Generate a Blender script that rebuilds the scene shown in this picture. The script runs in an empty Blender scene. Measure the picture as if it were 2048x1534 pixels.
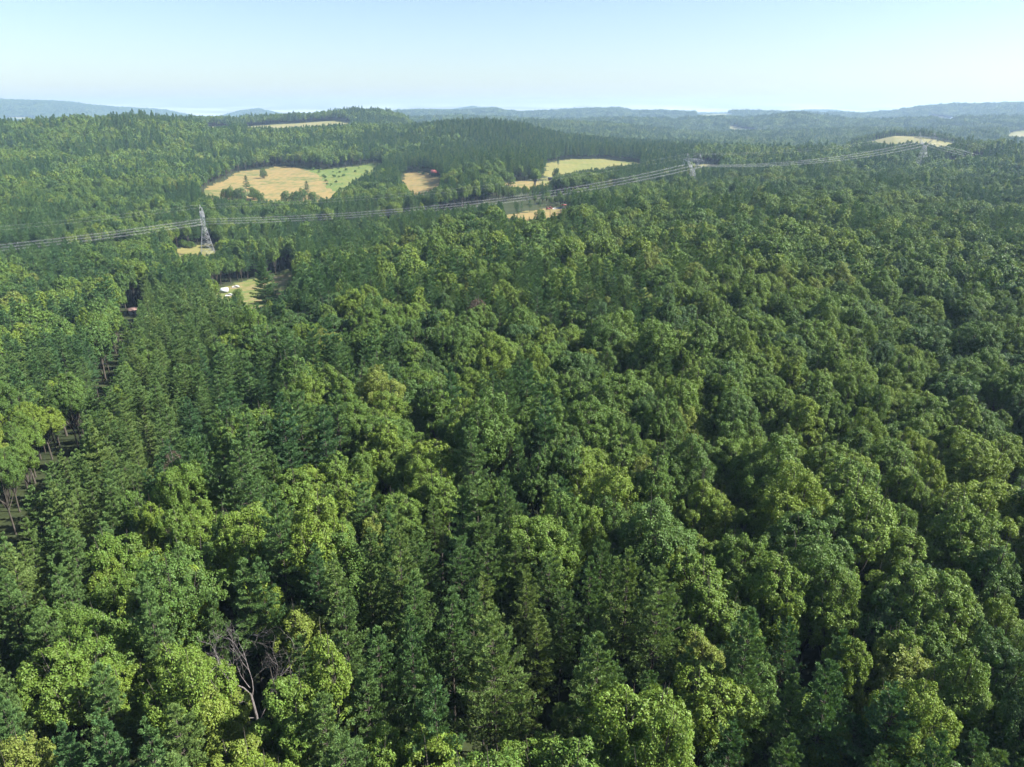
import bpy, math, random
import numpy as np
from mathutils import Vector

C = bpy.context.scene
COL = C.collection
rad = math.radians

# ------------------------------------------------------------------ camera, sky, sun, exposure
CAMZ = 78.0
PITCH = rad(21.0)
F = 1420.0                       # focal length in photo pixels (2048 wide)
HAZE_DENSITY = 1.0 / 11500.0
SUN_AZ = rad(96.0)               # clockwise from the view direction (+Y)
SUN_EL = rad(43.0)

cd = bpy.data.cameras.new("camera")
cd.sensor_width = 36.0
cd.lens = 36.0 * F / 2048.0
cd.clip_start = 1.0
cd.clip_end = 60000.0
cam = bpy.data.objects.new("camera", cd)
COL.objects.link(cam)
cam.location = (0, 0, CAMZ)
cam.rotation_euler = (math.pi / 2 - PITCH, 0, 0)
C.camera = cam

world = bpy.data.worlds.new("World")
C.world = world
world.use_nodes = True
wn = world.node_tree
for n in list(wn.nodes):
    wn.nodes.remove(n)
sky = wn.nodes.new("ShaderNodeTexSky")
sky.sky_type = 'NISHITA'
sky.sun_disc = False
sky.sun_elevation = SUN_EL
sky.sun_rotation = SUN_AZ
sky.altitude = 300.0
sky.air_density = 1.0
sky.dust_density = 1.3
sky.ozone_density = 1.9
bg = wn.nodes.new("ShaderNodeBackground")
bg.inputs[1].default_value = 0.056
wo = wn.nodes.new("ShaderNodeOutputWorld")
# a thin bank of low white cloud lying along the horizon
wtc = wn.nodes.new("ShaderNodeTexCoord")
wmp = wn.nodes.new("ShaderNodeMapping"); wmp.inputs['Scale'].default_value = (9, 9, 170)
wno = wn.nodes.new("ShaderNodeTexNoise"); wno.inputs['Scale'].default_value = 1.0; wno.inputs['Detail'].default_value = 5
wse = wn.nodes.new("ShaderNodeSeparateXYZ")
wb = wn.nodes.new("ShaderNodeMapRange"); wb.interpolation_type = 'SMOOTHSTEP'
wb.inputs['From Min'].default_value = 0.011; wb.inputs['From Max'].default_value = 0.002
wcr = wn.nodes.new("ShaderNodeMapRange"); wcr.inputs['From Min'].default_value = 0.42; wcr.inputs['From Max'].default_value = 0.62; wcr.inputs['To Max'].default_value = 0.38
wmu = wn.nodes.new("ShaderNodeMath"); wmu.operation = 'MULTIPLY'
wmx = wn.nodes.new("ShaderNodeMixRGB"); wmx.inputs[2].default_value = (13.0, 13.4, 13.8, 1)
for a_, b_ in ((wtc.outputs['Generated'], wmp.inputs[0]), (wmp.outputs[0], wno.inputs[0]), (wtc.outputs['Generated'], wse.inputs[0]),
               (wse.outputs['Z'], wb.inputs['Value']), (wno.outputs['Fac'], wcr.inputs['Value']), (wb.outputs[0], wmu.inputs[0]),
               (wcr.outputs[0], wmu.inputs[1]), (wmu.outputs[0], wmx.inputs[0]), (sky.outputs[0], wmx.inputs[1]), (wmx.outputs[0], bg.inputs[0])):
    wn.links.new(a_, b_)
wn.links.new(bg.outputs[0], wo.inputs[0])

sd = bpy.data.lights.new("sun", 'SUN')
sd.energy = 5.0
sd.angle = rad(0.5)
sd.color = (1.0, 0.95, 0.86)
sun = bpy.data.objects.new("sun", sd)
COL.objects.link(sun)
sun_dir = Vector((math.sin(SUN_AZ) * math.cos(SUN_EL), math.cos(SUN_AZ) * math.cos(SUN_EL), math.sin(SUN_EL)))
sun.rotation_euler = sun_dir.to_track_quat('Z', 'Y').to_euler()
sun.location = (300, 50, 400)

C.view_settings.view_transform = 'Standard'
C.view_settings.look = 'None'
C.view_settings.gamma = 1.0
C.view_settings.exposure = 1.76
cy = C.cycles
cy.max_bounces = 5
cy.diffuse_bounces = 1
cy.glossy_bounces = 1
cy.transmission_bounces = 3
cy.transparent_max_bounces = 4
cy.volume_bounces = 2
cy.caustics_reflective = False
cy.caustics_refractive = False
cy.use_denoising = True
cy.denoiser = 'OPENIMAGEDENOISE'
cy.denoising_input_passes = 'RGB_ALBEDO_NORMAL'
cy.use_light_tree = False

# ------------------------------------------------------------------ picture <-> place
cp, sp = math.cos(PITCH), math.sin(PITCH)

def project(x, y, z):
    """photo pixel (2048 x 1534) of world points"""
    z = z - CAMZ
    f = y * cp - z * sp
    u = y * sp + z * cp
    f = np.where(f > 0.1, f, 0.1)
    return 1024.0 + F * x / f, 767.0 - F * u / f

def ray(u, v):
    xn = (u - 1024.0) / F
    yn = (767.0 - v) / F
    return np.stack(np.broadcast_arrays(xn, cp + yn * sp, -sp + yn * cp), -1).astype(float)

def z_at(u, v, r):
    d = ray(u, v)
    return CAMZ + d[..., 2] / np.hypot(d[..., 0], d[..., 1]) * r

def az_of(u, v):
    d = ray(u, v)
    return np.arctan2(d[..., 0], d[..., 1])

# ------------------------------------------------------------------ noise
def _hash(ix, iy, seed):
    h = (ix.astype(np.int64) * 374761393 + iy.astype(np.int64) * 668265263 + seed * 1442695041) & 0xffffffff
    h = ((h ^ (h >> 13)) * 1274126177) & 0xffffffff
    h = h ^ (h >> 16)
    return (h & 0xffffff) / float(0xffffff)

def vnoise(x, y, seed=0):
    ix, iy = np.floor(x), np.floor(y)
    fx, fy = x - ix, y - iy
    fx, fy = fx * fx * (3 - 2 * fx), fy * fy * (3 - 2 * fy)
    a, b = _hash(ix, iy, seed), _hash(ix + 1, iy, seed)
    c, d = _hash(ix, iy + 1, seed), _hash(ix + 1, iy + 1, seed)
    return (a * (1 - fx) + b * fx) * (1 - fy) + (c * (1 - fx) + d * fx) * fy

def fbm(x, y, seed=0, o=3):
    s, a, t = 0.0, 1.0, 0.0
    for i in range(o):
        s = s + a * vnoise(x * 2 ** i, y * 2 ** i, seed + i * 17)
        t += a
        a *= 0.5
    return s / t

# ------------------------------------------------------------------ terrain
TR = np.array([1, 60, 100, 200, 300, 400, 500, 600, 700, 850, 1000, 1200, 1400])
TU = np.array([-500, 0, 250, 450, 700, 1000, 1400, 1700, 2048, 2500])
TZ = np.array([
    [0, -2, -4, -12, -22, -30, -34, -36, -34, -24, -12, 0, 8],
    [0, -1, -3, -12, -22, -30, -34, -36, -34, -24, -11, 3, 14],
    [0, -1, -2, -11, -22, -29, -33, -36, -34, -26, -15, -2, 12],
    [0, 0, -1, -9, -19, -25, -33, -37, -37, -24, -12, -6, 2],
    [0, 0, -1, -4, -9, -17, -26, -31, -30, -22, -12, -2, 10],
    [0, 0, 0, -1, -2, -4, -5, -3, -9, -2, 2, 5, 10],
    [0, 0, 0, 0, 0, 0, -2, -6, -10, -14, -11, -3, 3],
    [0, 0, 0, 0, 0, 0, -1, -3, -5, -7, -8, -2, -2],
    [0, 0, -1, -2, -3, -5, -7, -9, -10, -9, -7, -1, -4],
    [0, 0, -1, -2, -3, -5, -7, -9, -10, -9, -7, -2, -6]], float)
TAZ = az_of(TU, 400.0)

def smooth_cols(az):
    i = np.clip(np.searchsorted(TAZ, az) - 1, 0, len(TAZ) - 2)
    t = np.clip((az - TAZ[i]) / (TAZ[i + 1] - TAZ[i]), 0, 1)
    return i, t * t * (3 - 2 * t)

def near_z(az, r):
    i, t = smooth_cols(az)
    lr = np.clip(r, TR[0], TR[-1])
    j = np.clip(np.searchsorted(TR, lr, side='right') - 1, 0, len(TR) - 2)
    s = (lr - TR[j]) / (TR[j + 1] - TR[j])
    s = s * 0.6 + 0.4 * s * s * (3 - 2 * s)
    a = TZ[i, j] * (1 - s) + TZ[i, j + 1] * s
    b = TZ[i + 1, j] * (1 - s) + TZ[i + 1, j + 1] * s
    return a * (1 - t) + b * t

# far ridges: distance, half width in front, half width behind, crest of the canopy as photo (u, v), tree height
RIDGES = [
    (1560, 330, 300, 17, [(-500, 250), (-150, 246), (0, 247), (100, 243), (200, 238), (280, 236), (340, 240), (450, 255), (560, 258), (620, 257), (680, 251), (740, 251), (800, 256), (860, 248), (900, 244), (950, 242), (1000, 244), (1050, 250), (1130, 271), (1250, 283), (1380, 294), (1500, 300)]),
    (1330, 220, 160, 18, [(1200, 300), (1380, 296), (1500, 299), (1700, 301), (1790, 300), (1830, 294), (1900, 289), (1980, 287), (2048, 289), (2400, 292)]),
    (2200, 330, 300, 16, [(150, 262), (250, 246), (310, 239), (400, 241), (480, 239), (560, 233), (620, 229), (700, 223), (750, 221), (790, 227), (830, 238), (900, 256)]),
    (1720, 140, 150, 3, [(1600, 300), (1660, 292), (1750, 276), (1790, 268), (1850, 269), (1900, 279), (1980, 296), (2048, 306)]),
    (2650, 420, 350, 16, [(950, 250), (1050, 243), (1100, 244), (1250, 250), (1350, 262), (1450, 267), (1560, 264), (1700, 261), (1780, 258), (1850, 260), (2048, 262), (2500, 262)]),
    (3700, 600, 500, 15, [(700, 245), (830, 237), (920, 233), (1000, 237), (1100, 241), (1200, 238), (1300, 238), (1350, 240), (1400, 236), (1500, 238), (1560, 231), (1600, 228), (1650, 235), (1700, 240), (1800, 238), (1930, 236), (2048, 236), (2500, 240)]),
    (5600, 800, 800, 15, [(700, 232), (760, 223), (850, 221), (920, 222), (985, 217), (1010, 222), (1050, 225), (1100, 223), (1180, 219), (1240, 217), (1265, 222), (1320, 222), (1400, 225), (1440, 223), (1500, 222), (1600, 226), (1720, 228), (1780, 224), (1850, 213), (1900, 210), (1980, 209), (2048, 206), (2500, 210)]),
    (8800, 1300, 900, 14, [(-800, 215), (-300, 205), (0, 200), (60, 202), (130, 204), (190, 212), (230, 215), (330, 221), (370, 229), (400, 234), (440, 234), (480, 223), (520, 219), (545, 225), (580, 232), (850, 226), (900, 221), (945, 213.5), (975, 219), (1030, 226), (1550, 227), (1620, 221), (1660, 221), (1720, 227), (2500, 230)]),
]
_R = []
for (r0, wf, wb, th, pts) in RIDGES:
    p = np.array(pts, float)
    _R.append((r0, wf, wb, th, az_of(p[:, 0], p[:, 1]), z_at(p[:, 0], p[:, 1], r0) - th))

def ground_z(x, y):
    r = np.hypot(x, y)
    az = np.arctan2(x, y)
    zn = near_z(az, r)
    w = np.clip((r - 1250) / 350.0, 0, 1)
    w = w * w * (3 - 2 * w)
    valley = -28.0 + 8 * np.sin(x / 900.0 + 1.3) - np.clip((r - 2500) / 6000.0, 0, 1) * 50
    k = 5.0
    z0 = zn * (1 - w) + valley * w
    acc = np.exp(z0 / k)
    acc = np.where(r > 1200, acc, np.exp(zn / k))
    for (r0, wf, wb, th, raz, rz) in _R:
        zc = np.interp(az, raz, rz)
        edge = np.clip((az - raz[0]) / 0.06 + 0.0, 0, 1) * np.clip((raz[-1] - az) / 0.06, 0, 1)
        if raz[0] < -0.8: edge = np.clip((raz[-1] - az) / 0.06, 0, 1)
        if raz[-1] > 0.75: edge = np.clip((az - raz[0]) / 0.06, 0, 1) if raz[0] > -0.8 else np.ones_like(az)
        d = r - r0
        ww = np.where(d < 0, wf, wb)
        fall = np.exp(-(d / ww) ** 2)
        zr = valley - 10 + (zc - valley + 10) * fall * edge - (1 - edge) * 12
        acc = acc + np.where(fall > 0.02, np.exp(np.clip(zr, -80, 400) / k), 0)
    z = k * np.log(acc)
    amp = np.clip((r - 1300) / 900.0, 0, 1) * np.clip(1 - (r - 9000) / 500, 0, 1)
    # gullies run across the hillsides but leave the crests where they are
    cr = np.ones_like(z)
    for (r0, wf, wb, th, raz, rz) in _R:
        cr = cr * (1 - 0.85 * np.exp(-((r - r0) / (0.45 * wf)) ** 2))
    z = z + amp * cr * (fbm(x / 420.0, y / 420.0, 5, 3) - 0.5) * 44
    z = z + (fbm(x / 60.0, y / 60.0, 9, 2) - 0.5) * np.clip((r - 30) / 120, 0, 1) * 3.0
    back = np.clip((np.abs(az) - 1.2) / 0.6, 0, 1)
    return z * (1 - back) + back * (-10.0)

def ground_hit(u, v, r0=40.0, r1=9000.0):
    d = ray(np.array([u]), np.array([v]))[0]
    h = math.hypot(d[0], d[1])
    rr = np.geomspace(r0, r1, 4000)
    x, y = d[0] / h * rr, d[1] / h * rr
    zz = CAMZ + d[2] / h * rr
    g = ground_z(x, y)
    k = np.argmax(zz < g)
    if not (zz < g).any():
        k = len(rr) - 1
    return x[k], y[k], g[k], rr[k]

def inpoly(u, v, poly):
    p = np.array(poly, float)
    c = np.zeros(np.shape(u), bool)
    j = len(p) - 1
    for i in range(len(p)):
        xi, yi, xj, yj = p[i, 0], p[i, 1], p[j, 0], p[j, 1]
        c ^= ((yi > v) != (yj > v)) & (u < (xj - xi) * (v - yi) / ((yj - yi) or 1e-9) + xi)
        j = i
    return c

# fields: visible outline on the photo, distance span, downward reach hidden by trees, kind of ground
FIELDS = [
    ("tan", 740, 1400, 14, [(401, 388), (403, 382), (420, 371), (455, 358), (478, 343), (523, 339), (554, 332), (602, 335), (636, 350), (672, 385), (660, 398), (560, 402), (480, 400), (420, 394)]),
    ("green", 740, 1400, 12, [(602, 335), (620, 337), (650, 339), (700, 333), (765, 325), (757, 335), (740, 346), (705, 362), (684, 382), (672, 385), (636, 350)]),
    ("tan", 740, 1250, 12, [(800, 360), (817, 342), (851, 344), (882, 357), (882, 365), (865, 382), (830, 392), (815, 375)]),
    ("yellow", 800, 1500, 10, [(1094, 327), (1138, 318), (1213, 318), (1290, 327), (1260, 332), (1138, 347), (1085, 359)]),
    ("tan", 740, 1150, 8, [(990, 366), (1035, 362), (1104, 361), (1104, 366), (1030, 373)]),
    ("tan", 480, 700, 12, [(1000, 432), (1028, 426), (1090, 417), (1139, 414), (1139, 426), (1090, 436), (1018, 437)]),
    ("yellow", 540, 760, 8, [(340, 500), (400, 492), (430, 488), (450, 488), (426, 510), (359, 512)]),
    ("yard", 330, 600, 10, [(422, 574), (440, 572), (505, 559), (530, 552), (590, 538), (596, 545), (560, 604), (520, 618), (497, 622), (478, 602), (430, 592)]),
    ("pale", 1750, 2130, 3, [(478, 255), (520, 247), (600, 242), (660, 240), (706, 246), (690, 250), (640, 253), (560, 257)]),
    ("pale", 1750, 2130, 2, [(405, 251), (450, 250), (462, 255), (420, 256)]),
    ("pale", 1420, 1710, 3, [(1745, 281), (1779, 270), (1803, 268), (1834, 273), (1914, 289), (1879, 297), (1852, 288), (1772, 287)]),
    ("pale", 2200, 3800, 2, [(1455, 254), (1468, 252), (1490, 258), (1520, 261), (1470, 262)]),
    ("pale", 4600, 6200, 1, [(1390, 228), (1450, 226), (1470, 230), (1400, 233)]),
    ("pale", 2900, 5200, 1, [(1740, 235), (1760, 233), (1805, 237), (1760, 238)]),
    ("pale", 3900, 5600, 1, [(1850, 231), (1880, 232), (1915, 239), (1890, 240)]),
    ("pale", 1900, 3500, 2, [(2012, 268), (2048, 261), (2100, 259), (2070, 276), (2020, 275)]),
    ("pale", 5500, 8800, 1, [(5, 236), (40, 235), (75, 236), (40, 239)]),
    ("yellow", 700, 1300, 4, [(1380, 329), (1440, 329), (1440, 335), (1390, 336)]),
]
FIELD_COVER = {"tan": 1, "green": 2, "yellow": 3, "yard": 4, "pale": 5}

def field_at(x, y, z):
    """0 for woodland floor, else the kind of field"""
    jx = (fbm(x / 14.0, y / 14.0, 3, 2) - 0.5) * 16
    jy = (fbm(x / 14.0, y / 14.0, 4, 2) - 0.5) * 30
    u, v = project(x + jx, y + jy, z)
    r = np.hypot(x, y)
    out = np.zeros(np.shape(x), int)
    for (kind, ra, rb, down, poly) in FIELDS:
        m = (r > ra) & (r < rb) & (y > 0)
        if not m.any():
            continue
        hit = inpoly(u, v, poly) | inpoly(u, v - down, poly) | inpoly(u, v - down * 0.5, poly)
        out = np.where(m & hit & (out == 0), FIELD_COVER[kind], out)
    return out

# the narrow track between two stands of pine (photo points on its bed)
TRACK_UV = [(266, 560), (262, 600), (244, 650), (222, 695), (204, 745), (176, 790), (124, 842), (93, 885), (56, 938), (22, 990), (-10, 1050), (-40, 1150), (-80, 1300)]
def above_ground(u, v, h):
    d = ray(np.array([u]), np.array([v]))[0]
    hh = math.hypot(d[0], d[1])
    rr = np.geomspace(30, 900, 3000)
    x, y = d[0] / hh * rr, d[1] / hh * rr
    k = np.argmax(CAMZ + d[2] / hh * rr < ground_z(x, y) + h)
    return x[k], y[k]
TRACK = np.array([above_ground(u, v, 16.5) for u, v in TRACK_UV])

def seg_dist(x, y, P):
    d = np.full(np.shape(x), 1e9)
    for a, b in zip(P[:-1], P[1:]):
        ab = b - a
        t = np.clip(((x - a[0]) * ab[0] + (y - a[1]) * ab[1]) / (ab @ ab), 0, 1)
        d = np.minimum(d, np.hypot(x - a[0] - t * ab[0], y - a[1] - t * ab[1]))
    return d

# power line: towers stand on one straight line
_a = az_of(412.0, 480.0); T1 = np.array([math.sin(_a), math.cos(_a)]) * 650.0
_a, _r = az_of(1387.0, 322.0), 850.0
T2 = np.array([math.sin(_a) * _r, math.cos(_a) * _r])
_d = T2 - T1; _a = float(az_of(1848.0, 300.0)); _n = np.array([math.cos(_a), -math.sin(_a)])
T3 = T1 + _d * (-(T1 @ _n) / (_d @ _n))
T0 = T1 - (T2 - T1) * 0.95
T4 = T3 + (T2 - T1) * 0.80

# ------------------------------------------------------------------ materials
def new_mat(name):
    m = bpy.data.materials.new(name)
    m.use_nodes = True
    nt = m.node_tree
    for n in list(nt.nodes):
        nt.nodes.remove(n)
    out = nt.nodes.new("ShaderNodeOutputMaterial")
    return m, nt, out

def ramp(nt, stops):
    r = nt.nodes.new("ShaderNodeValToRGB")
    e = r.color_ramp.elements
    e[0].position, e[0].color = stops[0][0], (*stops[0][1], 1)
    e[1].position, e[1].color = stops[-1][0], (*stops[-1][1], 1)
    for p, c in stops[1:-1]:
        k = e.new(p)
        k.color = (*c, 1)
    return r

def leaf_mat(name, stops, transl=0.3, rough=0.55, spec=0.25, nscale=0.55):
    m, nt, out = new_mat(name)
    N, L = nt.nodes, nt.links
    at = N.new("ShaderNodeAttribute"); at.attribute_type = 'INSTANCER'; at.attribute_name = "tint"
    cr = ramp(nt, stops)
    L.new(at.outputs['Fac'], cr.inputs[0])
    tc = N.new("ShaderNodeTexCoord")
    no = N.new("ShaderNodeTexNoise"); no.inputs['Scale'].default_value = nscale; no.inputs['Detail'].default_value = 3
    L.new(tc.outputs['Object'], no.inputs['Vector'])
    geo = N.new("ShaderNodeNewGeometry")
    add = N.new("ShaderNodeMath"); add.operation = 'ADD'
    L.new(no.outputs['Fac'], add.inputs[0]); L.new(geo.outputs['Random Per Island'], add.inputs[1])
    mr = N.new("ShaderNodeMapRange")
    mr.inputs['From Min'].default_value = 0.35; mr.inputs['From Max'].default_value = 1.65
    mr.inputs['To Min'].default_value = 0.62; mr.inputs['To Max'].default_value = 1.45
    L.new(add.outputs[0], mr.inputs['Value'])
    hs = N.new("ShaderNodeHueSaturation")
    L.new(cr.outputs[0], hs.inputs['Color']); L.new(mr.outputs[0], hs.inputs['Value'])
    hm = N.new("ShaderNodeMapRange"); hm.inputs['To Min'].default_value = 0.487; hm.inputs['To Max'].default_value = 0.513
    L.new(geo.outputs['Random Per Island'], hm.inputs['Value']); L.new(hm.outputs[0], hs.inputs['Hue'])
    pb = N.new("ShaderNodeBsdfPrincipled")
    pb.inputs['Roughness'].default_value = rough
    pb.inputs['Specular IOR Level'].default_value = spec
    L.new(hs.outputs[0], pb.inputs['Base Color'])
    tr = N.new("ShaderNodeBsdfTranslucent")
    tm = N.new("ShaderNodeMixRGB"); tm.blend_type = 'MULTIPLY'; tm.inputs[0].default_value = 1
    tm.inputs[2].default_value = (1.35, 1.25, 0.45, 1)
    L.new(hs.outputs[0], tm.inputs[1]); L.new(tm.outputs[0], tr.inputs['Color'])
    mx = N.new("ShaderNodeMixShader"); mx.inputs[0].default_value = transl
    L.new(pb.outputs[0], mx.inputs[1]); L.new(tr.outputs[0], mx.inputs[2])
    L.new(mx.outputs[0], out.inputs[0])
    return m

def plain_mat(name, col, rough=0.8, metal=0.0, var=0.25, scale=2.0, spec=0.3):
    m, nt, out = new_mat(name)
    N, L = nt.nodes, nt.links
    tc = N.new("ShaderNodeTexCoord")
    no = N.new("ShaderNodeTexNoise"); no.inputs['Scale'].default_value = scale; no.inputs['Detail'].default_value = 4
    L.new(tc.outputs['Object'], no.inputs['Vector'])
    a = tuple(c * (1 - var) for c in col); b = tuple(min(1, c * (1 + var)) for c in col)
    cr = ramp(nt, [(0.3, a), (0.7, b)])
    L.new(no.outputs['Fac'], cr.inputs[0])
    pb = N.new("ShaderNodeBsdfPrincipled")
    pb.inputs['Roughness'].default_value = rough
    pb.inputs['Metallic'].default_value = metal
    pb.inputs['Specular IOR Level'].default_value = spec
    L.new(cr.outputs[0], pb.inputs['Base Color'])
    L.new(pb.outputs[0], out.inputs[0])
    return m

BROAD_STOPS = [(0.0, (0.031, 0.072, 0.032)), (0.2, (0.055, 0.106, 0.025)), (0.45, (0.077, 0.134, 0.022)), (0.7, (0.100, 0.156, 0.022)), (0.88, (0.122, 0.176, 0.022)), (1.0, (0.132, 0.168, 0.032))]
PINE_STOPS = [(0.0, (0.046, 0.104, 0.050)), (0.3, (0.064, 0.134, 0.048)), (0.6, (0.088, 0.160, 0.050)), (0.85, (0.112, 0.182, 0.054)), (1.0, (0.136, 0.196, 0.054))]
M_BROAD = leaf_mat("broadleaf_foliage", BROAD_STOPS, 0.22)
M_PINE = leaf_mat("pine_needles", PINE_STOPS, 0.18, rough=0.5)
M_BARK = plain_mat("bark", (0.062, 0.054, 0.045), 0.9, scale=1.2)
M_PBARK = plain_mat("pine_bark", (0.055, 0.046, 0.038), 0.9, scale=1.2)
M_DEAD = plain_mat("dead_wood", (0.125, 0.112, 0.11), 0.85, scale=3.0, var=0.35)
M_STEEL = plain_mat("galvanised_steel", (0.27, 0.28, 0.29), 0.45, metal=0.35, var=0.08, spec=0.5)
M_WIRE = plain_mat("aluminium_conductor", (0.42, 0.42, 0.41), 0.6, metal=0.0, var=0.05, spec=0.2)
M_GLASS = plain_mat("insulator_glass", (0.35, 0.42, 0.42), 0.2, var=0.05, spec=0.6)

def ground_mat(name, stops, scale, fine, rough=0.95):
    m, nt, out = new_mat(name)
    N, L = nt.nodes, nt.links
    tc = N.new("ShaderNodeTexCoord")
    n1 = N.new("ShaderNodeTexNoise"); n1.inputs['Scale'].default_value = scale; n1.inputs['Detail'].default_value = 5; n1.inputs['Roughness'].default_value = 0.6
    n2 = N.new("ShaderNodeTexNoise"); n2.inputs['Scale'].default_value = fine; n2.inputs['Detail'].default_value = 4
    L.new(tc.outputs['Object'], n1.inputs['Vector']); L.new(tc.outputs['Object'], n2.inputs['Vector'])
    mx = N.new("ShaderNodeMix"); mx.data_type = 'FLOAT'; mx.inputs[0].default_value = 0.38
    L.new(n1.outputs['Fac'], mx.inputs[2]); L.new(n2.outputs['Fac'], mx.inputs[3])
    cr = ramp(nt, stops)
    L.new(mx.outputs[0], cr.inputs[0])
    pb = N.new("ShaderNodeBsdfPrincipled"); pb.inputs['Roughness'].default_value = rough; pb.inputs['Specular IOR Level'].default_value = 0.1
    wv = N.new("ShaderNodeTexWave"); wv.inputs['Scale'].default_value = 0.035; wv.inputs['Distortion'].default_value = 6.0; wv.inputs['Detail'].default_value = 3.0; wv.inputs['Detail Scale'].default_value = 0.3
    L.new(tc.outputs['Object'], wv.inputs['Vector'])
    wr = N.new("ShaderNodeMapRange"); wr.inputs['To Min'].default_value = 0.95; wr.inputs['To Max'].default_value = 1.03
    L.new(wv.outputs['Fac'], wr.inputs['Value'])
    hv = N.new("ShaderNodeHueSaturation"); L.new(cr.outputs[0], hv.inputs['Color']); L.new(wr.outputs[0], hv.inputs['Value'])
    L.new(hv.outputs[0], pb.inputs['Base Color'])
    bm = N.new("ShaderNodeBump"); bm.inputs['Strength'].default_value = 0.5; bm.inputs['Distance'].default_value = 0.5
    L.new(n2.outputs['Fac'], bm.inputs['Height']); L.new(bm.outputs[0], pb.inputs['Normal'])
    L.new(pb.outputs[0], out.inputs[0])
    return m

GM = {
    0: ground_mat("forest_floor", [(0.3, (0.018, 0.026, 0.012)), (0.55, (0.035, 0.045, 0.018)), (0.75, (0.055, 0.050, 0.028))], 0.02, 0.3),
    1: ground_mat("hay_stubble", [(0.40, (0.088, 0.107, 0.034)), (0.45, (0.132, 0.129, 0.050)), (0.51, (0.215, 0.158, 0.066)), (0.56, (0.185, 0.142, 0.058)), (0.62, (0.120, 0.125, 0.047))], 0.012, 0.11),
    2: ground_mat("pasture_grass", [(0.33, (0.056, 0.095, 0.026)), (0.5, (0.096, 0.129, 0.034)), (0.66, (0.160, 0.155, 0.052))], 0.03, 0.25),
    3: ground_mat("dry_pasture", [(0.33, (0.104, 0.129, 0.034)), (0.5, (0.150, 0.148, 0.050)), (0.7, (0.190, 0.156, 0.064))], 0.014, 0.12),
    4: ground_mat("yard_ground", [(0.34, (0.080, 0.120, 0.030)), (0.5, (0.120, 0.140, 0.045)), (0.6, (0.190, 0.150, 0.070)), (0.72, (0.240, 0.232, 0.189))], 0.05, 0.2),
    5: ground_mat("pale_hay_field", [(0.35, (0.136, 0.146, 0.056)), (0.5, (0.165, 0.158, 0.072)), (0.65, (0.200, 0.175, 0.088))], 0.008, 0.05),
}

# ------------------------------------------------------------------ mesh helpers
def mesh_np(name, V, faces_list, mats, mat_idx=None, smooth=False):
    """faces_list: list of (n,k) int arrays"""
    me = bpy.data.meshes.new(name)
    nv = len(V)
    me.vertices.add(nv)
    me.vertices.foreach_set("co", np.ascontiguousarray(V, dtype=np.float32).ravel())
    loops = np.concatenate([f.ravel() for f in faces_list]).astype(np.int32)
    tot = np.concatenate([np.full(len(f), f.shape[1], np.int32) for f in faces_list])
    start = np.concatenate([[0], np.cumsum(tot)[:-1]]).astype(np.int32)
    me.loops.add(len(loops)); me.loops.foreach_set("vertex_index", loops)
    me.polygons.add(len(tot))
    me.polygons.foreach_set("loop_start", start); me.polygons.foreach_set("loop_total", tot)
    for m in mats:
        me.materials.append(m)
    if mat_idx is not None:
        me.polygons.foreach_set("material_index", mat_idx.astype(np.int32))
    if smooth:
        me.polygons.foreach_set("use_smooth", np.ones(len(tot), bool))
    me.update(calc_edges=True)
    return me

class Tubes:
    """tapered tubes and bars collected into one mesh"""
    def __init__(s):
        s.V, s.F, s.n = [], [], 0
    def tube(s, P, R, k=6, cap=True):
        P = np.asarray(P, float); R = np.broadcast_to(np.asarray(R, float), (len(P),))
        T = np.gradient(P, axis=0)
        T /= np.linalg.norm(T, axis=1)[:, None] + 1e-9
        ref = np.array([0, 0, 1.0]) if abs(T[0][2]) < 0.9 else np.array([1.0, 0, 0])
        A = np.cross(T, ref); A /= np.linalg.norm(A, axis=1)[:, None] + 1e-9
        B = np.cross(T, A)
        th = np.arange(k) / k * 2 * np.pi + np.pi / k
        ring = P[:, None] + R[:, None, None] * (np.cos(th)[None, :, None] * A[:, None] + np.sin(th)[None, :, None] * B[:, None])
        m = len(P)
        idx = s.n + np.arange(m * k).reshape(m, k)
        a, b = idx[:-1], idx[1:]
        q = np.stack([a, np.roll(a, -1, 1), np.roll(b, -1, 1), b], -1).reshape(-1, 4)
        s.V.append(ring.reshape(-1, 3)); s.F.append(q); s.n += m * k
        if cap and k == 4:
            s.F.append(idx[0][::-1][None]); s.F.append(idx[-1][None])
    def bar(s, a, b, w):
        s.tube([a, b], [w, w], 4)
    def box(s, c, d, rz=0.0):
        c = np.array(c, float); d = np.array(d, float) / 2
        g = np.array([[i, j, k] for i in (-1, 1) for j in (-1, 1) for k in (-1, 1)], float) * d
        ca, sa = math.cos(rz), math.sin(rz)
        g = np.stack([g[:, 0] * ca - g[:, 1] * sa, g[:, 0] * sa + g[:, 1] * ca, g[:, 2]], 1) + c
        f = np.array([[0, 1, 3, 2], [4, 6, 7, 5], [0, 4, 5, 1], [2, 3, 7, 6], [0, 2, 6, 4], [1, 5, 7, 3]]) + s.n
        s.V.append(g); s.F.append(f); s.n += 8
    def raw(s, V, Fq):
        s.V.append(np.array(V, float)); s.F.append(np.array(Fq) + s.n); s.n += len(V)
    def mesh(s, name, mat, smooth=False):
        return mesh_np(name, np.concatenate(s.V), s.F, [mat], smooth=smooth)

def link(name, me, parent=None, loc=None):
    o = bpy.data.objects.new(name, me)
    COL.objects.link(o)
    if parent: o.parent = parent
    if loc is not None: o.location = loc
    return o

def thing(name, label, cat, loc=(0, 0, 0), rz=0.0, group=None):
    o = bpy.data.objects.new(name, None)
    o.empty_display_size = 1.0
    COL.objects.link(o)
    o.location = loc; o.rotation_euler = (0, 0, rz)
    o["label"] = label; o["category"] = cat
    if group: o["group"] = group
    return o

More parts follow.
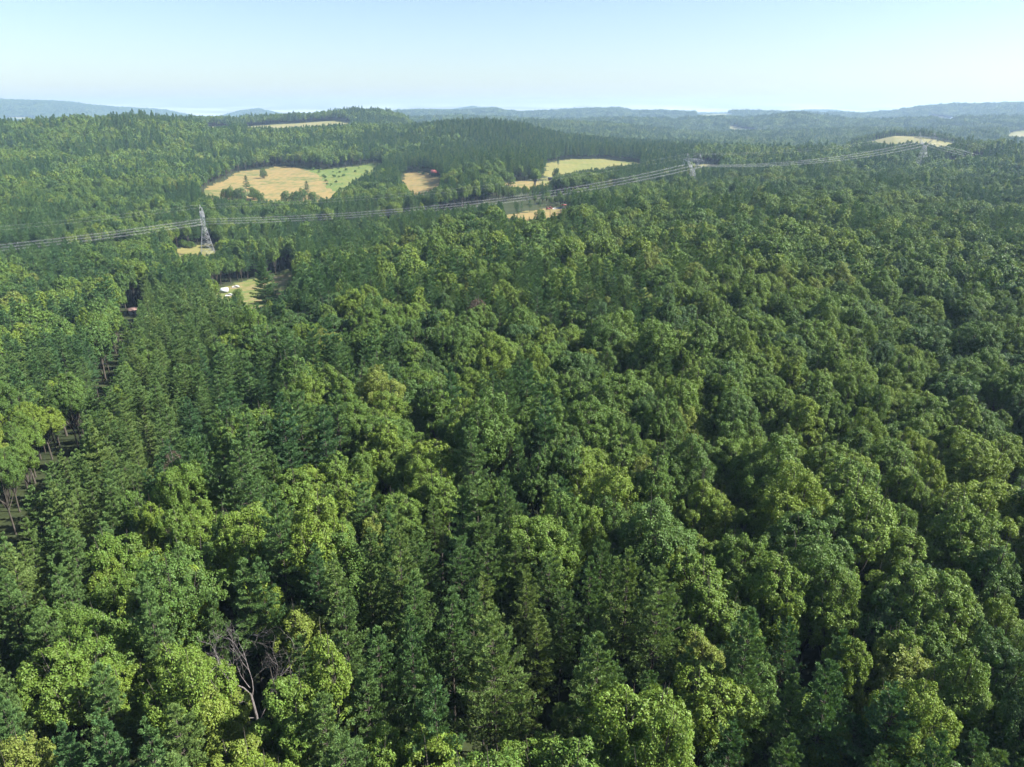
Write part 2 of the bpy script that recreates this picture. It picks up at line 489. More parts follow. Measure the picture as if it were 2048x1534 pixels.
# ------------------------------------------------------------------ foliage builders (numpy)
def unit(v):
    return v / (np.linalg.norm(v, axis=-1, keepdims=True) + 1e-9)

def rand_dir(rng, n):
    return unit(rng.normal(size=(n, 3)))

def leaves(rng, P, Nn, size, aspect=0.62):
    """rhombic leaf sprays at P facing Nn"""
    n = len(P)
    t = unit(np.cross(Nn, rand_dir(rng, n)))
    b = np.cross(Nn, t)
    s = size * rng.uniform(0.7, 1.3, (n, 1))
    bend = Nn * s * rng.uniform(-0.25, 0.15, (n, 1))
    V = np.stack([P - t * s, P + b * s * aspect + bend, P + t * s, P - b * s * aspect + bend], 1).reshape(-1, 3)
    Fq = np.arange(4 * n).reshape(n, 4)
    return V, Fq

def broad_tree(seed, H, R, base, n_leaves, size, lobes=11, clump=0.62, wood=True, stretch=1.0):
    rng = np.random.default_rng(seed)
    hc = (H - base) * 0.5
    cen = np.array([0, 0, base + hc])
    Ls = []
    for i in range(lobes * 4):
        d = rand_dir(rng, 1)[0]
        if d[2] < -0.45: continue
        rl = R * rng.uniform(0.27, 0.44)
        p = cen + d * np.array([R - rl * 0.9, R - rl * 0.9, hc - rl * 0.75]) * rng.uniform(0.72, 1.06)
        if all(np.linalg.norm(p - q[0]) > 0.72 * min(rl, q[1]) * 1.3 for q in Ls):
            Ls.append((p, rl))
        if len(Ls) >= lobes: break
    Ls.append((cen + np.array([0, 0, hc * 0.2]), R * 0.42))
    LP = np.array([l[0] for l in Ls]); LR = np.array([l[1] for l in Ls])
    # clumps on the lobes
    CP, CN, CR = [], [], []
    tot = (LR ** 2).sum()
    ncl = int(5.2 * tot / clump ** 2)
    for p, rl in Ls:
        m = max(6, int(ncl * rl * rl / tot))
        d = rand_dir(rng, m)
        d[:, 2] = d[:, 2] * 0.9 + 0.14
        q = p + unit(d) * rl * rng.uniform(0.74, 1.12, (m, 1)) * np.array([1, 1, 0.92])
        CP.append(q); CN.append(unit(d)); CR.append(clump * rng.uniform(0.6, 1.35, m))
    CP, CN, CR = np.concatenate(CP), np.concatenate(CN), np.concatenate(CR)
    dd = np.linalg.norm(CP[:, None] - LP[None], axis=2) / LR[None]
    keep = ((dd < 0.70).sum(1) == 0) & (CP[:, 2] > base - 0.6)
    CP, CN, CR = CP[keep], CN[keep], CR[keep]
    w = CR ** 2; w /= w.sum()
    ci = rng.choice(len(CP), n_leaves, p=w)
    d = rand_dir(rng, n_leaves)
    d = unit(d + CN[ci] * 0.75 + np.array([0, 0, 0.25]))
    P = CP[ci] + d * (CR[ci] * rng.uniform(0.45, 1.08, n_leaves) ** 0.6)[:, None]
    Nn = unit(d * 0.9 + rand_dir(rng, n_leaves) * 0.75 + np.array([0, 0, 0.25]))
    V, Fq = leaves(rng, P, Nn, size)
    T = Tubes()
    k = rng.normal(size=2) * 0.4
    top = np.array([k[0], k[1], base + hc * 0.9])
    T.tube([(0, 0, -1), (k[0] * .2, k[1] * .2, base * 0.5), (k[0] * .6, k[1] * .6, base), top], [0.34, 0.27, 0.22, 0.12], 7)
    for p, rl in Ls[:-1]:
        s0 = np.array([k[0] * .5, k[1] * .5, base * rng.uniform(0.75, 1.05)])
        mid = (s0 + p) / 2 + np.array([0, 0, -0.08 * R]) + rng.normal(size=3) * 0.25
        T.tube([s0, mid, p, p + (p - mid) * 0.5], [0.15, 0.11, 0.07, 0.02], 5)
        if wood:
            for j in range(4):
                e = p + rand_dir(rng, 1)[0] * rl * 0.95
                T.tube([(mid + p) / 2, (p + e) / 2 + rng.normal(size=3) * 0.1, e], [0.06, 0.04, 0.012], 4)
    return (V, [Fq]), T

def pine_tree(seed, H, R, base, whorls, per, pos, blades, size, width, droop=0.16, power=0.75, narrow=0.35):
    """white pine: whorls of limbs carrying feathery plumes of needles"""
    rng = np.random.default_rng(seed)
    T = Tubes()
    lean = rng.normal(size=2) * 0.3
    T.tube([(0, 0, -1), (lean[0] * .4, lean[1] * .4, H * 0.5), (lean[0], lean[1], H - 0.4)], [0.25, 0.13, 0.02], 7)
    P, D = [], []
    for i in range(whorls):
        t = (i + rng.uniform(-0.3, 0.3)) / (whorls - 1)
        t = min(max(t, 0), 1)
        z = base + (H - base) * (t ** 0.95)
        prof = (1 - t) ** power * (0.55 + 0.45 * min(1, t * 4 + narrow))
        L0 = R * prof + 0.35
        nb = per if t < 0.85 else max(3, per - 2)
        a0 = rng.uniform(0, 6.28)
        for b in range(nb):
            if rng.random() < 0.10: continue
            a = a0 + b * 6.283 / nb + rng.normal() * 0.22
            L = L0 * rng.uniform(0.55, 1.28)
            h = np.array([math.cos(a), math.sin(a), 0.0])
            side = np.array([-h[1], h[0], 0.0])
            up = (0.10 + 0.75 * t) * rng.uniform(0.7, 1.3)
            c0 = np.array([lean[0] * t, lean[1] * t, z])
            T.tube([c0, c0 + h * L * 0.5 + np.array([0, 0, up * L * 0.30 - 0.04 * L]), c0 + h * L * 0.95 + np.array([0, 0, up * L * 0.75])], [0.05, 0.035, 0.01], 4)
            m = max(3, int(pos * (0.35 + L / R)))
            s = rng.uniform(0.12, 1.0, m) ** 0.75
            wdt = L * 0.27 * np.sin(np.clip(s, 0, 1) * 2.6 + 0.25)
            off = rng.uniform(-1, 1, m) * wdt
            p = c0 + h * (L * s)[:, None] + side * off[:, None]
            p[:, 2] += L * (up * (0.35 * s + 0.4 * s * s)) - np.abs(off) * droop + rng.normal(size=m) * 0.07
            P.append(p)
            D.append(unit(h * (0.5 + 0.3 * s)[:, None] + side * (off / (wdt + 0.1) * 0.55)[:, None] + np.array([0, 0, 0.45 + 0.5 * t])))
    m = 14
    P.append(np.stack([np.full(m, lean[0]), np.full(m, lean[1]), rng.uniform(H - 1.6, H, m)], 1)); D.append(unit(np.array([0, 0, 1.0]) + rand_dir(rng, m) * 0.6))
    P, D = np.concatenate(P), np.concatenate(D)
    n = len(P)
    Pb = np.repeat(P, blades, 0); Db = np.repeat(D, blades, 0)
    dirs = unit(Db + rand_dir(rng, n * blades) * 0.72)
    s = size * rng.uniform(0.7, 1.25, (n * blades, 1))
    sd_ = unit(np.cross(dirs, rand_dir(rng, n * blades))) * width * rng.uniform(0.7, 1.3, (n * blades, 1))
    a = Pb - dirs * s * 0.15
    mid = Pb + dirs * s * 0.5
    V = np.stack([a, mid + sd_, Pb + dirs * s, mid - sd_], 1).reshape(-1, 3)
    return (V, [np.arange(len(V)).reshape(-1, 4)]), T

# prototypes:  near (separate crown and trunk meshes), middle and far (one mesh each)
def crown_trunk(name, res, leafm, barkm):
    (V, Fl), T = res
    return mesh_np(name + "_crown", V, Fl, [leafm]), T.mesh(name + "_trunk", barkm, True)

def joined(name, res, leafm, barkm):
    (V, Fl), T = res
    VT = np.concatenate(T.V)
    FT = [f + len(V) for f in T.F]
    nl = sum(len(f) for f in Fl); nt_ = sum(len(f) for f in FT)
    return mesh_np(name, np.concatenate([V, VT]), Fl + FT, [leafm, barkm], np.concatenate([np.zeros(nl), np.ones(nt_)]))

BROAD_SPECS = [  # seed, H, R, base, lobes, clump
    (11, 20, 5.2, 6.0, 13, 0.70), (12, 21, 5.8, 6.5, 17, 0.62), (13, 19, 4.6, 5.5, 12, 0.60),
    (14, 22, 4.3, 5.5, 14, 0.55), (15, 18, 4.0, 5.0, 10, 0.66), (16, 21, 6.4, 8.0, 18, 0.74), (17, 20, 4.9, 6.0, 14, 0.50), (18, 22, 5.4, 7.0, 15, 0.80)]
PINE_SPECS = [  # seed, H, R, base, whorls, per, power
    (31, 23, 4.3, 6.5, 18, 6, 0.74), (32, 24, 3.7, 8.0, 17, 5, 0.62), (33, 22, 4.8, 6.0, 16, 6, 0.80),
    (34, 25, 3.9, 7.0, 19, 5, 0.72), (35, 20, 3.5, 5.5, 15, 5, 0.66), (36, 24, 5.0, 8.5, 16, 6, 0.62), (37, 23, 4.1, 6.5, 17, 5, 0.90), (38, 21, 4.5, 6.5, 15, 6, 0.55)]

NB, NP = len(BROAD_SPECS), len(PINE_SPECS)
broad_hd, pine_hd = [], []
broad_mid, pine_mid, broad_far, pine_far = [], [], [], []
for k, (sd0, H, R, base, lb, cl) in enumerate(BROAD_SPECS):
    nl = int(1450 * R * R)
    broad_hd.append(crown_trunk(f"broadleaf_{k}", broad_tree(sd0, H, R, base, nl, 0.130, lb, cl), M_BROAD, M_BARK))
    broad_mid.append(joined(f"broadleaf_mid_{k}", broad_tree(sd0 + 100, H, R, base, nl // 5, 0.29, lb, cl * 1.1, False), M_BROAD, M_BARK))
    if k < 5:
        broad_far.append(joined(f"broadleaf_far_{k}", broad_tree(sd0 + 200, H, R, base, 900, 0.62, lb - 2, cl * 1.7, False), M_BROAD, M_BARK))
for k, (sd0, H, R, base, wh, per, pw) in enumerate(PINE_SPECS):
    pine_hd.append(crown_trunk(f"pine_{k}", pine_tree(sd0, H, R, base, wh, per, 38, 12, 0.37, 0.036, power=pw), M_PINE, M_PBARK))
    pine_mid.append(joined(f"pine_mid_{k}", pine_tree(sd0 + 100, H, R, base, wh - 2, per, 19, 6, 0.60, 0.10, power=pw), M_PINE, M_PBARK))
    if k < 5:
        pine_far.append(joined(f"pine_far_{k}", pine_tree(sd0 + 200, H, R * 1.0, base, 13, 6, 9, 4, 0.85, 0.36, power=pw), M_PINE, M_PBARK))

# ------------------------------------------------------------------ where the trees stand
rng = np.random.default_rng(2024)

def jitter_grid(xmin, xmax, ymin, ymax, step, jit=0.42):
    gx = np.arange(xmin, xmax, step); gy = np.arange(ymin, ymax, step * 0.9)
    X, Y = np.meshgrid(gx, gy)
    X = X + (np.arange(len(gy)) % 2)[:, None] * step * 0.5
    X = X + rng.uniform(-jit, jit, X.shape) * step
    Y = Y + rng.uniform(-jit, jit, Y.shape) * step
    return X.ravel(), Y.ravel()

def in_wedge(x, y, z, ml, mr):
    """inside the frame plus metres of margin to either side"""
    rr = np.hypot(x, y)
    u, v = project(x, y, z + 18)
    f = np.maximum(y * cp - (z + 18 - CAMZ) * sp, 1)
    return (y > -25) & (u > -ml * F / f) & (u < 2048 + mr * F / f)


# power line geometry: bases of the towers, direction, sag of each span
LD = (T2 - T1) / np.linalg.norm(T2 - T1)           # along the line
YAW = math.atan2(LD[1], LD[0])                       # local x runs along the line, local y across it
ac = np.array([-math.sin(YAW), math.cos(YAW)])
SAG = {(0, 1): 11, (1, 2): 12.5, (2, 3): 9, (3, 4): 9}
TPOS = {}
for j, P in ((1, T1), (2, T2), (3, T3), (0, T0), (4, T4)):
    if j == 1: z = float(z_at(410.0, 412.0, np.hypot(*T1))) - 43.0
    if j == 2: z = float(z_at(1387.0, 316.5, np.hypot(*T2))) - 38.5
    if j == 3: z = float(z_at(1845.0, 275.0, np.hypot(*T3))) - 37.0
    if j == 0: z = -42.0
    if j == 4: z = -38.0
    TPOS[j] = np.array([P[0], P[1], z])
    print("tower", j, P, "base", z, "ground", ground_z(np.array([P[0]]), np.array([P[1]])))
WP = []
for j in range(4):
    A, B = TPOS[j], TPOS[j + 1]
    for yc in (-15.5, 15.5):
        t = np.linspace(0, 0.22 if j == 3 else 1, 60)
        P = A[None] + (B - A)[None] * t[:, None]
        P[:, :2] += ac * yc
        P[:, 2] += 30.6 - 4 * t * (1 - t) * SAG[(j, j + 1)]
        P = P[P[:, 1] > 50]
        u_, v_ = project(P[:, 0], P[:, 1], P[:, 2])
        WP.append(np.stack([u_, v_, np.hypot(P[:, 0], P[:, 1])], 1))
        if len(u_) > 50: print("wire", j, yc, [(round(float(u_[k])), round(float(v_[k]))) for k in (1, 15, 30, 44, 58)])
def hides_wire(x, y, z, h, R):
    out = np.zeros(len(x), bool)
    u, v = project(x, y, z + h); r = np.hypot(x, y)
    for W in WP:
        o = np.argsort(W[:, 0]); W = W[o]
        ww = np.interp(u, W[:, 0], W[:, 1], left=-99, right=-99); rw = np.interp(u, W[:, 0], W[:, 2])
        out |= (r < rw - 3) & (v < ww + 1.0) & (r > 200)
    return out

# visibility table: highest canopy angle reached nearer than r, per azimuth
AZG = np.linspace(-0.95, 0.95, 600)
RG = np.geomspace(60, 9500, 700)
AZM, RM = np.meshgrid(AZG, RG, indexing='ij')
gx_, gy_ = np.sin(AZM) * RM, np.cos(AZM) * RM
gz_ = ground_z(gx_, gy_)
fld_ = field_at(gx_, gy_, gz_) > 0
ang = (gz_ + np.where(fld_, 0, 13.0) - CAMZ) / RM
HORZ = np.maximum.accumulate(ang, axis=1)

def visible(x, y, z, h, slack=9.0):
    r = np.hypot(x, y); az = np.arctan2(x, y)
    i = np.clip(((az + 0.95) / 1.9 * 599).astype(int), 0, 599)
    j = np.clip(np.searchsorted(RG, r * 0.985) - 2, 0, 699)
    return (z + h + slack - CAMZ) / r >= HORZ[i, j]

STAND = [(275, 565), (420, 590), (500, 630), (430, 760), (360, 850), (310, 960), (250, 1080), (190, 1200), (110, 1500), (-90, 1560), (-120, 1300), (10, 1110), (110, 925), (200, 780), (240, 665)]
# nothing may stand between the camera and what the photo shows open
CLEAR = [(poly, rb, 0.9) for (kind, ra, rb, dn, poly) in FIELDS]
for (kind, ra, rb, dn, poly) in FIELDS:
    p_ = np.array(poly); print(kind, ra, rb, [round(float(ground_hit(p_[:, 0].mean(), q_)[3])) for q_ in (p_[:, 1].min() + 1, p_[:, 1].mean(), p_[:, 1].max())])
CLEAR += [([(398, 405), (408, 405), (432, 470), (434, 502), (424, 508), (398, 508)], 600, 1.0),
          ([(1362, 300), (1412, 300), (1404, 328), (1398, 336), (1372, 336)], 845, 1.0)]

def blocks_view(x, y, z, h, R):
    u0, v0 = project(x, y, z + h); r = np.hypot(x, y)
    f = np.maximum(y * cp - (z + h * .6 - CAMZ) * sp, 1)
    du = R * 0.75 * F / f
    bad = np.zeros(len(x), bool)
    for poly, ra, sh in CLEAR:
        m = (r < ra + 10) & (r > 40)
        if not m.any(): continue
        p = np.array(poly)
        m &= (u0 + du > p[:, 0].min()) & (u0 - du < p[:, 0].max())
        if not m.any(): continue
        for hh in (1.0, 0.9, 0.75, 0.6, 0.45, 0.25):
            uu, vv = project(x, y, z + h * hh)
            for s_ in (-0.8, 0, 0.8):
                bad |= m & inpoly(uu + s_ * du * (1.15 - hh), vv + 1.5, poly)
    return bad

def scatter(r0, r1, step, ml, mr):
    x, y = jitter_grid(-r1, r1, -30 if r0 < 60 else r0 * 0.55, r1, step)
    r = np.hypot(x, y)
    m = (r >= r0) & (r < r1)
    x, y = x[m], y[m]
    m = in_wedge(x, y, ground_z(x, y), ml, mr)
    x, y = x[m], y[m]
    z = ground_z(x, y)
    n = len(x)
    r = np.hypot(x, y)
    u, v = project(x, y, z + 15)
    # how likely a pine is here
    base = np.interp(u, [-400, 200, 480, 620, 900, 1300, 1700, 2100], [0.60, 0.58, 0.46, 0.36, 0.32, 0.32, 0.28, 0.24])
    pn_ = (fbm(x / 120.0, y / 120.0, 77, 2) - 0.5) * 420
    plant = (r > 880) & (u > 800 + pn_) & (u < 1420 + pn_) & (r < 2100)
    base = np.where(r < 330, base - 0.10, base)
    base = np.where(plant, 0.96, base)
    base = np.where((r > 880) & (u < 700), 0.30, base)
    base = np.where((r > 500) & (r < 760) & (u > 780) & (u < 1150), 0.80, base)
    base = np.where((r > 300) & (r < 760) & (u > 380) & (u < 760), 0.80, base)
    stand = inpoly(u, v, STAND) & (r < 460)
    nz = fbm(x / 38.0, y / 38.0, 21, 3)
    pine = (nz - 0.5) * 2.6 + rng.uniform(-0.28, 0.28, n) + base > 0.5
    pine |= (plant & (rng.random(n) < 0.80)) | (stand & (rng.random(n) < 0.93))
    hs = 0.86 + 0.34 * fbm(x / 25.0, y / 25.0, 33, 2) + rng.normal(size=n) * 0.13
    hs = np.where(stand, 0.98 + rng.normal(size=n) * 0.06, hs)
    hs = np.where(plant, 0.93 + rng.normal(size=n) * 0.085, hs)
    hs = np.clip(hs, 0.55, 1.4) * np.interp(r, [250, 600], [0.95, 0.97])
    hs = np.where((r > 1640) & (r < 2100) & (u > 1640), hs * 0.6, hs)
    hmet = 21.5 * hs
    ok = field_at(x, y, z) == 0
    hid = hides_wire(x, y, z, hmet, 4) | blocks_view(x, y, z, hmet, 4.5 * hs)
    for q_ in range(4):
        k_ = np.where(hid, 0.85, 1.0)
        hs = hs * k_; hmet = hmet * k_
        if not hid.any(): break
        h2 = np.zeros(n, bool)
        h2[hid] = hides_wire(x[hid], y[hid], z[hid], hmet[hid], 4) | blocks_view(x[hid], y[hid], z[hid], hmet[hid], 4.5 * hs[hid])
        hid = h2
    ok &= ~hid
    ok &= visible(x, y, z, hmet)
    ok &= seg_dist(x, y, TRACK) > np.interp(r, [120, 170], [3.4, 5.2])
    for q_, rad_ in SPOTS:
        ok &= np.hypot(x - q_[0], y - q_[1]) > rad_
    for T_ in (T1, T2, T3):
        ok &= np.hypot(x - T_[0], y - T_[1]) > 8
    t_ = np.clip(((x - T1[0]) * (T2 - T1)[0] + (y - T1[1]) * (T2 - T1)[1]) / ((T2 - T1) @ (T2 - T1)), -0.95, 2.7)
    lx, ly = T1[0] + (T2 - T1)[0] * t_, T1[1] + (T2 - T1)[1] * t_
    # trees under the line are kept below the wires
    ok &= ~((np.hypot(x - lx, y - ly) < 20) & (hmet > 15))
    # a cleared strip under the power line where the photo shows it
    ok &= (seg_dist(x, y, np.array([T2 + (T3 - T2) * 0.02, T2 + (T3 - T2) * 0.5])) > 9)
    tint = fbm(x / 70.0, y / 70.0, 55, 2) * 0.55 + rng.uniform(0, 0.62, n) - 0.08
    tint = tint + np.where(~pine & (rng.random(n) < 0.07), 0.35, 0)
    tint = np.where(plant & pine, 0.15 + 0.85 * rng.random(n), tint)
    tint = np.where(stand & pine, 0.62 + 0.38 * rng.random(n), tint)
    tint = np.clip(tint, 0, 1)
    k = ok
    return dict(x=x[k], y=y[k], z=z[k], pine=pine[k], s=hs[k], tint=tint[k], rot=rng.uniform(0, 6.283, k.sum()), wide=np.where(pine[k], rng.uniform(0.66, 0.95, k.sum()), rng.uniform(0.64, 1.04, k.sum())), pick=rng.integers(0, 1000, k.sum()), r=r[k])

def spot(u, v, ztop):
    d = ray(np.array([u]), np.array([v]))[0]
    t = (ztop - CAMZ) / d[2]
    return np.array([d[0] * t, d[1] * t])
DEAD_AT = spot(486.0, 1300.0, 21.0)
BROWN_AT = [spot(960.0, 592.0, 22.0), spot(350.0, 862.0, 18.0)]
SPOTS = [(DEAD_AT, 5.4), (BROWN_AT[0], 5.5), (BROWN_AT[1], 4.0), (np.array(ground_hit(535, 617, 300, 600)[:2]), 9.0)]
CLEAR += [([(445, 1300), (545, 1310), (540, 1430), (505, 1470), (455, 1430)], float(np.hypot(*DEAD_AT)), 1.0),
          ([(505, 560), (520, 520), (552, 520), (570, 560), (565, 600), (540, 612), (505, 606)], 402.0, 1.0)]

NEAR = scatter(8, 300, 5.9, 35, 60)
MID = scatter(300, 950, 6.3, 30, 40)
FAR = scatter(950, 2700, 7.4, 40, 40)
VFAR = scatter(2700, 9400, 17.0, 60, 60)
print("trees", len(NEAR['x']), len(MID['x']), len(FAR['x']), len(VFAR['x']))

# ------------------------------------------------------------------ ground
def build_ground():
    az = np.concatenate([np.linspace(-math.pi, -0.85, 40)[:-1], np.linspace(-0.85, 0.85, 900), np.linspace(0.85, math.pi, 40)[1:-1]])
    rr = np.concatenate([[3.0, 10, 20, 30, 40], np.geomspace(50, 10800, 760)])
    A, Rr = np.meshgrid(az, rr, indexing='ij')
    X, Y = np.sin(A) * Rr, np.cos(A) * Rr
    Z = ground_z(X.ravel(), Y.ravel()).reshape(X.shape)
    na, nr = X.shape
    V = np.stack([X, Y, Z], -1).reshape(-1, 3)
    V = np.concatenate([V, [[0, 0, 0.0]]])
    idx = np.arange(na * nr).reshape(na, nr)
    a = idx; b = np.roll(idx, -1, 0)
    q = np.stack([a[:, :-1], a[:, 1:], b[:, 1:], b[:, :-1]], -1).reshape(-1, 4)
    tri = np.stack([a[:, 0], b[:, 0], np.full(na, na * nr)], 1)
    cen = V[q].mean(1)
    cen_r = np.hypot(cen[:, 0], cen[:, 1])
    cls = np.zeros(len(q), int)
    m = (cen[:, 1] > 0) & (cen_r > 200) & (np.abs(np.arctan2(cen[:, 0], cen[:, 1])) < 0.8)
    cls[m] = field_at(cen[m, 0], cen[m, 1], cen[m, 2])
    me = mesh_np("ground", V, [q[cls == 0][:, ::-1], tri], [GM[0]], smooth=True)
    o = link("ground", me); o["kind"] = "structure"
    names = {1: "hay_field", 2: "pasture", 3: "dry_pasture", 4: "yard_ground", 5: "hill_field"}
    for c in (1, 2, 3, 4, 5):
        f = q[cls == c][:, ::-1]
        if not len(f): continue
        used, inv = np.unique(f, return_inverse=True)
        me = mesh_np(names[c], V[used], [inv.reshape(f.shape)], [GM[c]], smooth=True)
        o = link(names[c], me); o["kind"] = "structure"
build_ground()

# ------------------------------------------------------------------ individual trees
def describe_tint(t, pine):
    if pine:
        return ["dark blue-green", "deep green", "mid green", "olive green", "yellowish green"][min(4, int(t * 5))]
    return ["dark bluish green", "deep green", "mid green", "fresh green", "bright yellow-green"][min(4, int(t * 5))]

ORD = ["first", "second", "third", "fourth", "fifth", "sixth", "seventh", "eighth", "ninth", "tenth", "eleventh", "twelfth", "thirteenth", "fourteenth", "fifteenth", "sixteenth", "seventeenth", "eighteenth", "nineteenth", "twentieth"]

def pick_individuals(pine):
    idx = np.where(NEAR['pine'] == pine)[0]
    x, y, z, s = (NEAR[k][idx] for k in ('x', 'y', 'z', 's'))
    u, v = project(x, y, z + 20 * s)
    u1, v1 = project(x, y, z + 13 * s)
    vis = (u > -25) & (u < 2073) & (v < 1525) & (v1 > 0)
    vis &= (v1 < 1650)
    idx, u, v = idx[vis], u[vis], v[vis]
    order = np.argsort(NEAR['r'][idx])[:298]
    return idx[order], u[order], v[order]

taken = np.zeros(len(NEAR['x']), bool)
EMP = {}
for pine in (False, True):
    idx, u, v = pick_individuals(pine)
    taken[idx] = True
    by = np.argsort(-v)
    rows = [by[i:i + 24] for i in range(0, len(by), 24)]
    kindword = "pine" if pine else "broadleaf tree"
    gname = "pines in the near forest" if pine else "broadleaf trees in the near forest"
    protos = pine_hd if pine else broad_hd
    specs = PINE_SPECS if pine else BROAD_SPECS
    for ri, row in enumerate(rows):
        row = row[np.argsort(u[row])]
        n = len(row)
        rowname = "the lowest row" if ri == 0 else "the %s row up" % ORD[ri]
        for ci, k in enumerate(row):
            i = idx[k]
            t = float(NEAR['tint'][i]); s = float(NEAR['s'][i]); w = float(NEAR['wide'][i])
            pk = int(NEAR['pick'][i]) % len(protos)
            side, o_ = ("left", ci) if ci < (n + 1) // 2 else ("right", n - 1 - ci)
            size = "tall" if s > 1.08 else ("short" if s < 0.92 else "mid-height")
            lab = "%s %s %s, %s from %s in %s" % (size, describe_tint(t, pine), kindword, ORD[o_], side, rowname)
            e = thing("pine_tree" if pine else "broadleaf_tree", lab, "pine tree" if pine else "broadleaf tree",
                      (NEAR['x'][i], NEAR['y'][i], NEAR['z'][i]), float(NEAR['rot'][i]), gname)
            e.scale = (s * w, s * w, s)
            c = link("crown", protos[pk][0], e); c["tint"] = t
            link("trunk", protos[pk][1], e)

# ------------------------------------------------------------------ the rest of the forest: instances on points
def forest_object(name, data, mask, protos, label, npk=None):
    n = int(mask.sum())
    if n == 0: return
    V = np.stack([data['x'][mask], data['y'][mask], data['z'][mask]], 1)
    me = bpy.data.meshes.new(name)
    me.vertices.add(n)
    me.vertices.foreach_set("co", V.astype(np.float32).ravel())
    def att(nm, ty, arr, key="value"):
        a = me.attributes.new(nm, ty, 'POINT'); a.data.foreach_set(key, arr.ravel())
    att("tint", 'FLOAT', data['tint'][mask].astype(np.float32))
    att("turn", 'FLOAT_VECTOR', np.stack([np.zeros(n), np.zeros(n), data['rot'][mask]], 1).astype(np.float32), "vector")
    s, w = data['s'][mask], data['wide'][mask]
    att("size", 'FLOAT_VECTOR', np.stack([s * w, s * w, s], 1).astype(np.float32), "vector")
    att("pick", 'INT', data['proto'][mask].astype(np.int32))
    pc = bpy.data.collections.new(name + "_kinds")
    for i, m in enumerate(protos):
        pc.objects.link(bpy.data.objects.new("tree_kind_%s_%02d" % (name, i), m))
    o = link(name, me)
    o["kind"] = "stuff"; o["label"] = label
    ng = bpy.data.node_groups.new(name, 'GeometryNodeTree')
    ng.interface.new_socket("Geometry", in_out='INPUT', socket_type='NodeSocketGeometry')
    ng.interface.new_socket("Geometry", in_out='OUTPUT', socket_type='NodeSocketGeometry')
    N, L = ng.nodes, ng.links
    gi, go = N.new("NodeGroupInput"), N.new("NodeGroupOutput")
    ip = N.new("GeometryNodeInstanceOnPoints")
    ci = N.new("GeometryNodeCollectionInfo")
    ci.inputs[0].default_value = pc
    ci.inputs['Separate Children'].default_value = True
    ci.inputs['Reset Children'].default_value = True
    L.new(gi.outputs[0], ip.inputs['Points'])
    L.new(ci.outputs[0], ip.inputs['Instance'])
    ip.inputs['Pick Instance'].default_value = True
    def named(nm, ty):
        a = N.new("GeometryNodeInputNamedAttribute"); a.data_type = ty; a.inputs['Name'].default_value = nm
        return a.outputs[0]
    L.new(named("pick", 'INT'), ip.inputs['Instance Index'])
    er = N.new("FunctionNodeEulerToRotation")
    L.new(named("turn", 'FLOAT_VECTOR'), er.inputs[0]); L.new(er.outputs[0], ip.inputs['Rotation'])
    L.new(named("size", 'FLOAT_VECTOR'), ip.inputs['Scale'])
    L.new(ip.outputs[0], go.inputs[0])
    md = o.modifiers.new("trees", 'NODES'); md.node_group = ng
    return o

keys = ('x', 'y', 'z', 'pine', 's', 'tint', 'rot', 'wide', 'pick', 'r')
ALL = {k: np.concatenate([NEAR[k][~taken], MID[k], FAR[k], VFAR[k]]) for k in keys}
lod = np.concatenate([np.zeros((~taken).sum()), np.ones(len(MID['x'])), np.full(len(FAR['x']), 2), np.full(len(VFAR['x']), 3)]).astype(int)
ALL['lod'] = lod

def hd_joined(pair, name):
    a, b = pair
    def arr(me):
        v = np.zeros(len(me.vertices) * 3, np.float32); me.vertices.foreach_get("co", v)
        l = np.zeros(len(me.loops), np.int32); me.loops.foreach_get("vertex_index", l)
        return v.reshape(-1, 3), l.reshape(-1, 4)
    v1, f1 = arr(a); v2, f2 = arr(b)
    return mesh_np(name, np.concatenate([v1, v2]), [f1, f2 + len(v1)], [a.materials[0], b.materials[0]], np.concatenate([np.zeros(len(f1)), np.ones(len(f2))]))

def grove(name, protos, seed, n=7, half=8.5):
    """a knot of treetops for the farthest hills"""
    rg = np.random.default_rng(seed)
    Vs, Fs, Ms, o_ = [], [], [], 0
    for i in range(n):
        me = protos[i % len(protos)]
        v = np.zeros(len(me.vertices) * 3, np.float32); me.vertices.foreach_get("co", v); v = v.reshape(-1, 3).copy()
        l = np.zeros(len(me.loops), np.int32); me.loops.foreach_get("vertex_index", l); f = l.reshape(-1, 4)
        mi = np.zeros(len(me.polygons), np.int32); me.polygons.foreach_get("material_index", mi)
        sel = (mi == 0) & (rg.random(len(f)) < 0.45)
        f = f[sel]
        a = rg.uniform(0, 6.28); s = rg.uniform(0.8, 1.1)
        c, d = math.cos(a) * s, math.sin(a) * s
        cx, cy_ = (0, 0) if i == 0 else (math.cos(i * 6.283 / (n - 1)) * half + rg.normal(), math.sin(i * 6.283 / (n - 1)) * half + rg.normal())
        cc = v.mean(0)
        v[:, 2] = cc[2] + (v[:, 2] - cc[2])
        V = np.stack([v[:, 0] * c - v[:, 1] * d + cx, v[:, 0] * d + v[:, 1] * c + cy_, v[:, 2] * s + rg.normal() * 0.8], 1)
        quad = V[f]
        m_ = quad.mean(1, keepdims=True)
        quad = m_ + (quad - m_) * 1.6
        V = quad.reshape(-1, 3); Fs.append(np.arange(len(V)).reshape(-1, 4) + o_); Vs.append(V); o_ += len(V)
        Ms.append(np.zeros(len(V) // 4))
    return mesh_np(name, np.concatenate(Vs), Fs, [protos[0].materials[0]], np.concatenate(Ms))

PP = [hd_joined(p, "pine_near_%d" % i) for i, p in enumerate(pine_hd)] + pine_mid + pine_far + [grove("pine_grove_%d" % i, pine_far, 70 + i) for i in range(3)]
BB = [hd_joined(p, "broad_near_%d" % i) for i, p in enumerate(broad_hd)] + broad_mid + broad_far + [grove("broad_grove_%d" % i, broad_far, 80 + i) for i in range(3)]

